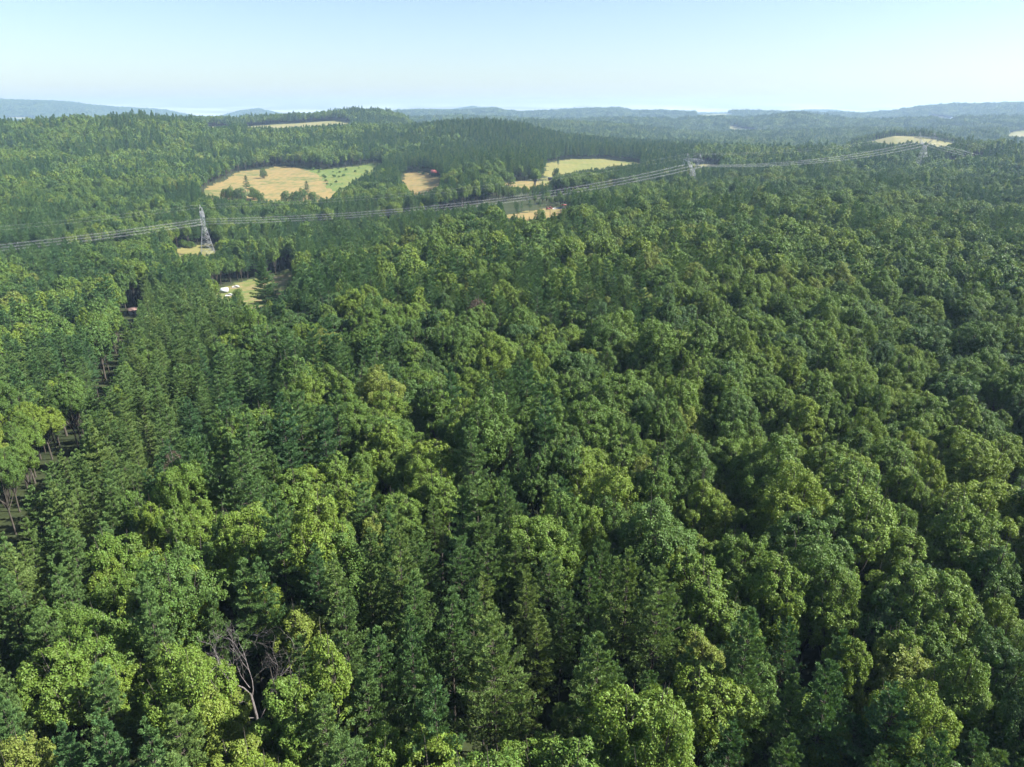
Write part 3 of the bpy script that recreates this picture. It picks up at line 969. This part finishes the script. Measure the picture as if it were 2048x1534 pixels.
def proto_index(nh, nm, nf, ng_):
    pk = ALL['pick']
    return np.select([lod == 0, lod == 1, lod == 2, lod == 3], [pk % nh, nh + pk % nm, nh + nm + pk % nf, nh + nm + nf + pk % ng_])
ALL['proto'] = np.where(ALL['pine'], proto_index(NP, NP, 5, 3), proto_index(NB, NB, 5, 3))
forest_object("pine_forest", ALL, ALL['pine'], PP, "dense green pines covering the valley and the hills beyond the near trees")
forest_object("broadleaf_forest", ALL, ~ALL['pine'], BB, "dense rounded broadleaf trees covering the plateau and the hills beyond the near trees")

# ------------------------------------------------------------------ single trees that stand out
pinc = [0]
OPEN = [crown_trunk('open_%d' % i, broad_tree(500 + i, 12, 5.2 + 0.4 * i, -1.8, 14000, 0.17, 13, 0.6), M_BROAD, M_BARK) for i in range(3)]
def hand_tree(u, v, kind, h, tint, label, wide=1.0, proto=0, rr=(40, 9000), cat=None, group=None, name=None, at=None):
    if at is None:
        x, y, z, r = ground_hit(u, v, *rr)
    else:
        x, y = at; z = float(ground_z(np.array([x]), np.array([y]))[0])
    pine = kind == "pine"
    pr = pine_hd[proto % NP] if pine else OPEN[proto % 3]
    H = PINE_SPECS[proto % NP][1] if pine else 12
    if not pine: wide *= 0.85
    e = thing(name or ("pine_tree" if pine else "broadleaf_tree"), label, cat or ("pine tree" if pine else "broadleaf tree"), (x, y, z - 0.1), u * 0.7, group)
    s = h / H
    e.scale = (s * wide, s * wide, s)
    c = link("crown", pr[0], e); c["tint"] = tint
    link("trunk", pr[1], e)
    return e

hand_tree(528, 357, "broad", 13, 0.25, "small dark round tree alone in the middle of the large hay field", 1.0, 2, (700, 1400))
hand_tree(496, 391, "pine", 23, 0.15, "tall dark pine at the near edge of the large hay field", 1.25, 1, (700, 1400))
hand_tree(616, 399, "pine", 21, 0.15, "dark pointed pine at the lower right corner of the large hay field", 1.25, 3, (700, 1400))
G = "trees along the near edge of the large hay field"
for i, (u, v, h, t) in enumerate([(452, 399, 13, .2), (466, 401, 16, .35), (482, 403, 15, .15), (508, 400, 15, .4), (520, 404, 13, .3), (574, 405, 13, .3), (592, 406, 14, .2), (604, 403, 15, .25), (628, 407, 13, .3)]):
    hand_tree(u, v, "broad", h, t, ["dark round tree in the left clump by the large hay field's near edge", "rounded tree in the right clump by the large hay field's near edge"][u > 540], 1.2, i, (700, 1400), group=G + (", left clump" if u < 540 else ", right clump"))
hand_tree(1018, 372, "broad", 16, 0.45, "round green tree at the left end of the narrow tan field strip", 1.3, 0, (700, 1300))
hand_tree(1116, 334, "pine", 14, 0.2, "slim dark tree on the left side of the upper right yellow field", 0.9, 4, (700, 1400))
hand_tree(1112, 359, "broad", 15, 0.3, "green tree between the narrow tan strip and the upper right yellow field", 0.9, 3, (700, 1400))
hand_tree(1035, 437, "pine", 13, 0.3, "small pine standing alone in the small hay field near the red sign", 1.1, 4, (480, 720))
hand_tree(1080, 439, "broad", 8, 0.5, "low green tree at the near edge of the small hay field", 1.4, 2, (480, 720))
hand_tree(548, 640, "broad", 10, 0.9, "low yellow-green tree below the spreading pine in the yard", 1.3, 1, (300, 600))
hand_tree(477, 606, "broad", 9, 0.5, "small tree half hiding the white vehicles in the yard", 1.1, 3, (300, 600))
hand_tree(447, 503, "broad", 6, 0.95, "round yellow-green shrub beside the foot of the nearest steel tower", 1.5, 4, (500, 800), cat="shrub", name="shrub")
hand_tree(472, 497, "broad", 9, 0.6, "pale green bushy tree right of the nearest steel tower", 1.3, 5, (500, 800))
hand_tree(382, 496, "broad", 6, 0.4, "rounded shrub left of the nearest steel tower's clearing", 1.5, 2, (500, 800), cat="shrub", name="shrub")
hand_tree(368, 494, "broad", 7, 0.5, "larger rounded shrub farther left of the nearest steel tower's clearing", 1.5, 1, (500, 800), cat="shrub", name="shrub")

# the wide spreading pine beside the yard
x, y, z, r = ground_hit(535, 617, 300, 600)
bp = crown_trunk("spreading_pine", pine_tree(77, 27, 7.6, 3.0, 24, 7, 58, 9, 0.55, 0.055, power=0.85, droop=0.1), M_PINE, M_PBARK)
e = thing("pine_tree", "very wide spreading old pine beside the yard with the white trailer", "pine tree", (x, y, z))
c = link("crown", bp[0], e); c["tint"] = 0.5
link("trunk", bp[1], e)

# browned, thinning tree in the middle of the forest
BROWN = leaf_mat("browned_foliage", [(0, (0.07, 0.05, 0.035)), (1, (0.10, 0.07, 0.045))], 0.1)
def brown_tree(at, h, label, proto, n):
    x, y = at
    z = float(ground_z(np.array([x]), np.array([y]))[0])
    sp_ = BROAD_SPECS[proto]
    res = crown_trunk("browned_tree", broad_tree(sp_[0] + 400, sp_[1], sp_[2] * 0.9, sp_[3], n, 0.12, 9, 0.5), BROWN, M_DEAD)
    e = thing("dying_tree", label, "dying tree", (x, y, z))
    s = h / sp_[1]; e.scale = (s, s, s)
    link("crown", res[0], e); link("trunk", res[1], e)
brown_tree(BROWN_AT[0], 21.5, "brown thinning tree with a twiggy crown near the middle of the forest", 0, 9000)
brown_tree(BROWN_AT[1], 20.5, "grey-brown bare-twigged tree between green crowns low on the left", 3, 5000)

# dead grey tree in front
def dead_tree():
    x, y = DEAD_AT
    z = float(ground_z(np.array([x]), np.array([y]))[0])
    e = thing("dead_tree", "dead grey leafless tree with forked bare branches in a dark gap", "dead tree", (x, y, z + 5.5))
    e.scale = (0.72, 0.72, 0.78)
    rg = np.random.default_rng(8)
    T = Tubes()
    T.tube([(0.9, 0, -8), (0.6, 0, 5), (0.2, 0.1, 10), (0.0, 0, 13)], [0.36, 0.30, 0.24, 0.21], 8)
    link("trunk", T.mesh("dead_trunk", M_DEAD, True), e)
    def limb(T, p, d, L, w, depth):
        n = 6
        P = [np.array(p, float)]
        d = np.array(d, float)
        for i in range(n):
            d = unit(d + rg.normal(size=3) * 0.15 + np.array([0, 0, 0.035]))
            P.append(P[-1] + d * L / n)
        T.tube(P, np.linspace(w, w * 0.35, n + 1), 6 if w > 0.06 else 4)
        if depth > 0:
            for i in range(2, n + 1):
                if rg.random() < 0.92:
                    dd = unit(d + rg.normal(size=3) * 0.62 + np.array([0, 0, 0.12]))
                    limb(T, P[i], dd, L * rg.uniform(0.38, 0.62), w * 0.5, depth - 1)
    for (p, d, L, w) in [((0, 0, 12.8), (-0.25, 0.1, 1), 9.5, 0.20), ((0.1, 0, 12), (0.38, 0.15, 1), 9.5, 0.16), ((0.5, 0, 7), (0.48, -0.1, 1.0), 10.5, 0.17),
                         ((0.15, 0.1, 10.5), (-0.8, -0.2, 0.55), 5.2, 0.12), ((0.3, 0, 8.2), (-1, -0.3, 0.3), 5.5, 0.11), ((0.1, 0, 14.0), (-0.6, 0.3, 0.8), 4.8, 0.10), ((0.5, 0, 6), (-0.9, -0.6, 0.2), 5.0, 0.09)]:
        T = Tubes()
        limb(T, p, d, L, w * 0.68, 3 if L > 8 else 2)
        link("branch", T.mesh("dead_branch", M_DEAD, True), e)
dead_tree()

# bushes on the green pasture
rg = np.random.default_rng(4)
bush_me = mesh_np("bush_leaves", *broad_tree(91, 4.2, 2.4, 0.3, 2600, 0.17, 7, 0.5, False)[0], [M_BROAD])
gp = FIELDS[1][4]
k = 0
while k < 34:
    u = rg.uniform(600, 760); v = rg.uniform(326, 384)
    if not inpoly(np.array([u]), np.array([v - 1.5]), gp)[0]: continue
    x, y, z, r = ground_hit(u, v, 700, 1400)
    o = link("bush", bush_me, None, (x, y, z - 0.3))
    s = rg.uniform(0.3, 1.0) ** 1.2
    o.scale = (s * 1.15, s * 1.15, s); o.rotation_euler = (0, 0, rg.uniform(0, 6))
    o["tint"] = float(rg.uniform(0.1, 0.5))
    o["label"] = "small green bush dotted about the pale green pasture right of the hay field"
    o["category"] = "bush"; o["group"] = "bushes scattered on the green pasture"
    k += 1
for i, (u, v) in enumerate([(822, 345), (838, 347), (846, 349), (860, 351), (866, 352)]):
    x, y, z, r = ground_hit(u, v, 700, 1400)
    o = link("bush", bush_me, None, (x, y, z - 0.3)); o["tint"] = 0.2
    o.scale = (0.9, 0.9, 0.8)
    o["label"] = "dark bush in the row along the top edge of the red-roofed barn's field"
    o["category"] = "bush"; o["group"] = "bushes along the field by the red roof"

# ------------------------------------------------------------------ transmission towers and conductors
TOW = []
def tower_meshes(Hw=26.0, Hb=35.5, half=17.5, base=6.2, waist=1.5):
    body = Tubes(); arm = Tubes(); peaks = Tubes()
    def sq(z):
        t = z / Hw
        return base + (waist - base) * t
    levels = [0, 7.5, 13.5, 18.2, 21.8, 24.2, Hw]
    for (sx, sy) in ((1, 1), (1, -1), (-1, -1), (-1, 1)):
        body.tube([(sx * sq(z), sy * sq(z), z) for z in [-0.5] + levels[1:]], 0.17, 4)
    cor = [(1, 1), (1, -1), (-1, -1), (-1, 1)]
    for z0, z1 in zip(levels[:-1], levels[1:]):
        for k in range(4):
            a, b = cor[k], cor[(k + 1) % 4]
            P = lambda c, z: np.array([c[0] * sq(z), c[1] * sq(z), z])
            body.bar(P(a, z0), P(b, z1), 0.10); body.bar(P(b, z0), P(a, z1), 0.10)
            body.bar(P(a, z1), P(b, z1), 0.10)
            if z1 - z0 > 4:
                zm = (z0 + z1) / 2
                m = (P(a, z1) + P(b, z1)) / 2
                body.bar(P(a, zm), m, 0.07); body.bar(P(b, zm), m, 0.07)
    # the two slanting legs of the window
    for s in (-1, 1):
        w0, w1 = 1.5, 1.2
        A = [np.array([dx * w0, s * (0.4 if dy < 0 else 1.5), Hw]) for dx in (-1, 1) for dy in (-1, 1)]
        B = [np.array([dx * w1, s * (8.0 if dy < 0 else 10.4), Hb]) for dx in (-1, 1) for dy in (-1, 1)]
        for a, b in zip(A, B): body.bar(a, b, 0.13)
        for i in range(5):
            t0, t1 = i / 5, (i + 1) / 5
            for (p, q) in ((0, 1), (2, 3), (0, 2), (1, 3)):
                body.bar(A[p] + (B[p] - A[p]) * t0, A[q] + (B[q] - A[q]) * t1, 0.08)
    # crossarm
    n = 14
    ys = np.linspace(-half, half, n + 1)
    def tb(yv):
        t = np.clip((abs(yv) - 9.5) / (half - 9.5), 0, 1)
        return Hb + 0.9 * t, Hb + 2.6 - 1.5 * t, 1.25 * (1 - 0.8 * t)
    for i in range(n):
        l0, h0, d0 = tb(ys[i]); l1, h1, d1 = tb(ys[i + 1])
        for s in (-1, 1):
            arm.bar((s * d0, ys[i], l0), (s * d1, ys[i + 1], l1), 0.12)
            arm.bar((s * d0, ys[i], h0), (s * d1, ys[i + 1], h1), 0.12)
            arm.bar((s * d0, ys[i], l0 if i % 2 else h0), (s * d1, ys[i + 1], h1 if i % 2 else l1), 0.08)
            arm.bar((s * d0, ys[i], l0), (s * d0, ys[i], h0), 0.07)
        arm.bar((-d0, ys[i], l0), (d1, ys[i + 1], l1), 0.07); arm.bar((-d0, ys[i], h0), (d1, ys[i + 1], h1), 0.07)
    for s in (-1, 1):
        for dx in (-1, 1):
            peaks.bar((dx * 1.2, s * 8.0, Hb + 2.6), (0, s * 10.5, Hb + 7.5), 0.10)
            peaks.bar((dx * 1.0, s * 12.5, Hb + 2.3), (0, s * 10.5, Hb + 7.5), 0.10)
        peaks.bar((-0.6, s * 9.3, Hb + 5), (0.6, s * 9.3, Hb + 5), 0.07)
    return body, arm, peaks
ins = []
for yc in (-15.5, 0.0, 15.5):
    t = Tubes()
    for s in (-1, 1):
        a = np.array([0, yc + s * (1.9 if yc else 3.5), 35.6 + (0.5 if yc else 0)]); b = np.array([0, yc, 31.0])
        m = 22
        P = [a + (b - a) * i / m for i in range(m + 1)]
        t.tube(P, [0.06 if i % 2 else 0.17 for i in range(m + 1)], 6)
    ins.append(t.mesh("insulator", M_GLASS))
bm_, am_, pm_ = tower_meshes()
bm_, am_, pm_ = bm_.mesh("tower_body", M_STEEL), am_.mesh("tower_crossarm", M_STEEL), pm_.mesh("tower_peaks", M_STEEL)
TL = ["lattice steel power line tower seen edge-on in the clearing in the left valley",
      "middle lattice steel power line tower with wide crossarm rising above the forest plateau",
      "farthest lattice steel power line tower in front of the pale hilltop field",
      "lattice steel power line tower beyond the left side of the valley",
      "lattice steel power line tower beyond the right side of the hill"]
for j in (1, 2, 3, 0, 4):
    z = float(TPOS[j][2]); g = float(ground_z(TPOS[j][:1], TPOS[j][1:2])[0])
    if j in (0, 4): continue
    e = thing("transmission_tower", TL[(1, 2, 3, 0, 4).index(j)], "power line tower", tuple(TPOS[j]), YAW, "towers of the power line")
    link("body", bm_, e); link("crossarm", am_, e)
    link("peak", pm_, e)
    for m_ in ins: link("insulator", m_, e)
    if z > g - 0.5:
        t = Tubes()
        for (sx, sy) in ((1, 1), (1, -1), (-1, -1), (-1, 1)):
            t.tube([(sx * 6.2, sy * 6.2, -0.3), (sx * 6.3, sy * 6.3, -1.2 - (z - g))], 0.4, 6)
        link("footing", t.mesh("tower_footing", M_DEAD), e)

def conductor(yc, zc, offs, rw, sagk, label, cat, name, group):
    T = Tubes()
    for (oy, oz) in offs:
        for j in range(4):
            A, B = TPOS[j], TPOS[j + 1]
            t = np.linspace(0, 1, 41)
            P = A[None] + (B - A)[None] * t[:, None]
            P[:, :2] += ac * (yc + oy)
            P[:, 2] += zc + oz - 4 * t * (1 - t) * SAG[(j, j + 1)] * sagk
            T.tube(P, rw, 4)
    # spacers along the bundle
    if len(offs) > 2:
        for j in range(4):
            A, B = TPOS[j], TPOS[j + 1]
            for t in np.linspace(0.05, 0.95, 9):
                P = A + (B - A) * t
                c = np.array([P[0] + ac[0] * yc, P[1] + ac[1] * yc, P[2] + zc - 4 * t * (1 - t) * SAG[(j, j + 1)] * sagk])
                pts = [c + np.array([ac[0] * oy, ac[1] * oy, oz]) for oy, oz in offs]
                for a, b in zip(pts, pts[1:] + pts[:1]): T.bar(a, b, 0.04)
    o = link(name, T.mesh(name, M_WIRE))
    o["label"] = label; o["category"] = cat; o["group"] = group
hexo = [(0.42 * math.cos(a), 0.42 * math.sin(a)) for a in np.arange(6) * math.pi / 3]
WR = 0.024
for yc, lb in ((15.5, "bundled conductor strung from the far ends of the steel towers' crossarms"), (0.0, "bundled conductor strung through the middle of the steel towers"), (-15.5, "bundled conductor strung from the near ends of the steel towers' crossarms")):
    conductor(yc, 30.6, hexo, WR, 1.0, lb, "power line", "power_line", "conductors of the power line")
for yc, lb in ((10.5, "thin shield wire above the far side of the power line"), (-10.5, "thin shield wire above the near side of the power line")):
    conductor(yc, 43.0, [(0, 0)], 0.03, 0.8, lb, "wire", "shield_wire", "shield wires of the power line")

# ------------------------------------------------------------------ buildings and vehicles
M_WHITE = plain_mat("white_paint", (0.56, 0.57, 0.58), 0.5, var=0.06, scale=1.0)
M_GREYPANEL = plain_mat("blue_grey_panel", (0.42, 0.47, 0.55), 0.5, var=0.08)
M_REDROOF = plain_mat("red_roof", (0.36, 0.10, 0.09), 0.7, var=0.2, scale=0.6)
M_SHEDROOF = plain_mat("faded_roof", (0.20, 0.13, 0.11), 0.8)
M_RED = plain_mat("red_paint", (0.26, 0.035, 0.05), 0.5, var=0.15)
M_BROWNWOOD = plain_mat("brown_wood", (0.13, 0.075, 0.045), 0.85)
M_DARK = plain_mat("dark_glass", (0.03, 0.035, 0.04), 0.25, var=0.1, spec=0.6)
M_RUBBER = plain_mat("rubber", (0.025, 0.025, 0.025), 0.9)
M_GREYROOF = plain_mat("grey_roof", (0.40, 0.40, 0.41), 0.7, var=0.12, scale=0.8)

def gable(name, loc, rz, L, W, Hh, Hr, wallm, roofm, label, cat, windows=2, group=None):
    e = thing(name, label, cat, loc, rz, group)
    t = Tubes(); t.box((0, 0, Hh / 2 - 0.5), (L, W, Hh + 1))
    t.raw([(-L / 2, -W / 2, Hh), (-L / 2, W / 2, Hh), (-L / 2, 0, Hh + Hr), (-L / 2, 0, Hh + Hr)], [[0, 1, 2, 3]])
    t.raw([(L / 2, -W / 2, Hh), (L / 2, W / 2, Hh), (L / 2, 0, Hh + Hr), (L / 2, 0, Hh + Hr)], [[1, 0, 3, 2]])
    link("wall", t.mesh("wall", wallm), e)
    t = Tubes(); ov = 0.5
    for s in (-1, 1):
        a = (0, Hh + Hr + 0.15); b = (s * (W / 2 + ov), Hh - ov * Hr / (W / 2) + 0.15)
        V = []
        for xx in (-L / 2 - ov, L / 2 + ov):
            V += [(xx, a[0], a[1]), (xx, b[0], b[1]), (xx, a[0], a[1] + 0.2), (xx, b[0], b[1] + 0.2)]
        t.raw(V, [[0, 1, 5, 4], [2, 6, 7, 3], [1, 3, 7, 5], [0, 4, 6, 2], [0, 2, 3, 1], [4, 5, 7, 6]])
    link("roof", t.mesh("roof", roofm), e)
    for i in range(windows):
        t = Tubes(); t.box((-L / 2 + L * (i + 0.7) / (windows + 0.6), -W / 2 - 0.02, Hh * 0.55), (1.2, 0.08, 1.1))
        link("window", t.mesh("window", M_DARK), e)
    t = Tubes(); t.box((L * 0.32, -W / 2 - 0.02, 1.05), (1.1, 0.08, 2.1)); link("door", t.mesh("door", M_BROWNWOOD), e)
    return e

def car(loc, rz, paint, label, cat="car", L=4.5, W=1.8):
    e = thing("parked_" + cat, label, cat, loc, rz)
    t = Tubes()
    prof = [(-0.5, 0.35), (-0.5, 0.85), (-0.46, 0.95), (-0.22, 1.0), (-0.12, 1.42), (0.20, 1.45), (0.36, 1.0), (0.49, 0.92), (0.5, 0.35)]
    n = len(prof)
    V = [(px * L, -W / 2, pz) for px, pz in prof] + [(px * L, W / 2, pz) for px, pz in prof]
    Fq = [[i, i + 1, n + i + 1, n + i] for i in range(n - 1)] + [[n - 1, 0, n, 2 * n - 1]]
    t.raw(V, Fq)
    for o_ in (0, n):
        t.F.append(np.array([[o_ + 0, o_ + 1, o_ + 7, o_ + 8], [o_ + 1, o_ + 2, o_ + 3, o_ + 7], [o_ + 3, o_ + 4, o_ + 5, o_ + 6], [o_ + 3, o_ + 6, o_ + 7, o_ + 7]]) + t.n - len(V))
    link("body", t.mesh("car_body", paint), e)
    t = Tubes()
    t.box((0.03 * L, 0, 1.18), (0.34 * L, W + 0.03, 0.30)); link("window", t.mesh("car_window", M_DARK), e)
    for sx in (-0.31, 0.31):
        for sy in (-1, 1):
            t = Tubes(); t.tube([(sx * L, sy * (W / 2 - 0.12), 0.33), (sx * L, sy * (W / 2 + 0.03), 0.33)], 0.33, 10)
            link("wheel", t.mesh("car_wheel", M_RUBBER), e)
    return e

# white trailer in the yard
x, y, z, r = ground_hit(447, 585.5, 300, 600)
e = thing("trailer", "white box trailer with blue-grey side parked in the yard", "trailer", (x, y, z), 0.12)
t = Tubes(); t.box((0, 0, 1.75), (6.2, 2.5, 2.3)); link("body", t.mesh("trailer_body", M_WHITE), e)
t = Tubes(); t.box((-0.3, -1.265, 1.75), (5.0, 0.03, 1.9)); link("side_panel", t.mesh("trailer_side_panel", M_GREYPANEL), e)
t = Tubes(); t.box((0, 0, 2.96), (6.3, 2.6, 0.12)); link("roof", t.mesh("trailer_roof", M_WHITE), e)
for sy in (-1, 1):
    for dx in (-0.5, 0.5):
        t = Tubes(); t.tube([(dx, sy * 1.05, 0.38), (dx, sy * 1.28, 0.38)], 0.38, 10); link("wheel", t.mesh("trailer_wheel", M_RUBBER), e)
t = Tubes(); t.bar((3.1, 0, 0.6), (4.4, 0, 0.55), 0.08); link("drawbar", t.mesh("trailer_drawbar", M_RUBBER), e)
x, y, z, r = ground_hit(459, 592, 300, 600)
car((x, y, z), 0.2, M_WHITE, "white car half hidden by trees just in front of the box trailer")
x, y, z, r = ground_hit(472, 575, 300, 600)
car((x, y, z), -0.1, M_WHITE, "white car parked behind the small tree at the right of the trailer")

x, y, z, r = ground_hit(872, 350, 700, 1400)
gable("barn", (x, y, z), 0.25, 13, 8.5, 3.6, 3.2, M_BROWNWOOD, M_REDROOF, "small barn with a dull red roof at the top of a tan field", "barn", 1)
x, y, z, r = ground_hit(553, 245, 1700, 2400)
gable("farmhouse", (x, y, z), -0.2, 20, 9, 4, 3.2, M_WHITE, M_GREYROOF, "long white farmhouse on the pale hilltop field far behind", "farmhouse", 4)
x, y, z, r = ground_hit(1102, 361, 700, 1400)
gable("shed", (x, y, z), 0.05, 7, 4, 2.6, 1.0, M_BROWNWOOD, M_DARK, "low dark shed at the right end of the narrow tan strip", "shed", 1)
x, y, z, r = ground_hit(269, 628, 200, 600)
gable("shed", (x, y, z), 0.6, 5.5, 4, 2.4, 1.2, M_GREYROOF, M_SHEDROOF, "small shed with a faded reddish roof beside the narrow track", "shed", 1)
x, y, z, r = ground_hit(1073, 360.5, 700, 1400)
car((x, y, z), 0.1, M_WHITE, "white car parked under tall bare pine trunks above the tan strip")
for (u, v, L, nm) in ((1541, 326, 13, "long pale roofed shed beyond the conductors, left one of two"), (1554, 325, 9, "shorter pale roofed shed beyond the conductors, right one of two")):
    x, y, z, r = ground_hit(u, v, 900, 1400)
    z = float(z_at(float(u), float(v), r))
    gable("shed", (x, y, float(ground_z(np.array([x]), np.array([y]))[0])), 0.1, L, 7, 4.5, 1.8, M_WHITE, M_GREYROOF, nm, "shed", 2)
for i, (u, v, lb) in enumerate([(1905, 241, "tiny white house far off on the right hillside"), (1583, 262, "tiny white house in the hazy valley in the middle distance"), (2020, 243, "tiny white house at the far right among hazy woods")]):
    x, y, z, r = ground_hit(u, v, 2000, 7000)
    gable("house", (x, y, z + 3), 0.3 * i, 22, 14, 9, 4, M_WHITE, M_GREYROOF, lb, "house", 2)

# brown posts, red board and farm vehicles by the small hay field
for i, (u, vt, vb, w, lb) in enumerate([(1100, 416, 440, 0.22, "slim brown post in the small hay field below the red vehicles"), (1121, 418, 437, 0.20, "thin brown post just left of the red sign board"), (1128, 410, 434, 0.36, None)]):
    x, y, z, r = ground_hit(u, vb - 4, 480, 720)
    h = float(z_at(float(u), float(vt), r)) - z
    if lb:
        t = Tubes(); t.tube([(0, 0, -0.5), (0, 0, h * 0.97)], [w, w * 0.8], 8); t.tube([(0, 0, h * 0.97), (0, 0, h)], [w * 1.25, w * 1.25], 8)
        o = link("wooden_post", t.mesh("wooden_post", M_BROWNWOOD), None, (x, y, z)); o["label"] = lb; o["category"] = "post"; o["group"] = "posts in the small hay field"
    else:
        e = thing("roadside_sign", "tall brown post with a long red board on top beside the small hay field", "sign", (x, y, z))
        t = Tubes(); t.tube([(0, 0, -0.5), (0, 0, h)], [w, w * 0.9], 8); link("post", t.mesh("sign_post", M_BROWNWOOD), e)
        t = Tubes(); t.box((-0.4, 0, h + 0.1), (4.2, 0.35, 0.8)); link("board", t.mesh("sign_board", M_RED), e)

def tractor(loc, rz, label):
    e = thing("tractor", label, "tractor", loc, rz, "red farm vehicles by the small hay field")
    t = Tubes(); t.box((0.9, 0, 1.25), (2.1, 0.9, 0.9)); t.box((-0.6, 0, 1.0), (1.4, 1.1, 0.7)); link("body", t.mesh("tractor_body", M_RED), e)
    t = Tubes(); t.box((-0.6, 0, 2.0), (1.3, 1.2, 1.2)); link("cab", t.mesh("tractor_cab", M_DARK), e)
    t = Tubes(); t.box((-0.6, 0, 2.7), (1.6, 1.5, 0.14)); link("roof", t.mesh("tractor_roof", M_RED), e)
    for (xx, rr_) in ((-0.7, 0.85), (1.5, 0.5)):
        for s in (-1, 1):
            t = Tubes(); t.tube([(xx, s * 0.6, rr_), (xx, s * 1.0, rr_)], rr_, 12); link("wheel", t.mesh("tractor_wheel", M_RUBBER), e)
for u, v, rz, lb in ((1095, 420, 0.2, "small red tractor, left one of the pair beside the dark pine edge"), (1101, 419, -0.3, "small red tractor, right one of the pair beside the dark pine edge")):
    x, y, z, r = ground_hit(u, v, 480, 720)
    tractor((x, y, z), rz, lb)
for u, v, m_, lb in ((1109, 418.5, M_WHITE, "white car parked just right of the two red tractors"), (1117, 418, M_GREYPANEL, "pale blue car parked left of the red board"), (1126, 417.5, M_WHITE, "white car parked behind the red board's post")):
    x, y, z, r = ground_hit(u, v, 480, 720)
    car((x, y, z), 0.1, m_, lb)


# ------------------------------------------------------------------ haze
def build_haze():
    T = Tubes()
    T.box((0, 0, (-120 + 232) / 2.0), (23000, 23000, 352))
    m, nt, out = new_mat("haze_air")
    pv = nt.nodes.new("ShaderNodeVolumePrincipled")
    pv.inputs['Color'].default_value = (0.50, 0.71, 1.0, 1)
    pv.inputs['Density'].default_value = HAZE_DENSITY
    pv.inputs['Anisotropy'].default_value = 0.18
    nt.links.new(pv.outputs[0], out.inputs['Volume'])
    o = link("haze", T.mesh("haze", m)); o["kind"] = "stuff"
    o["label"] = "pale blue morning haze over the far hills"
build_haze()
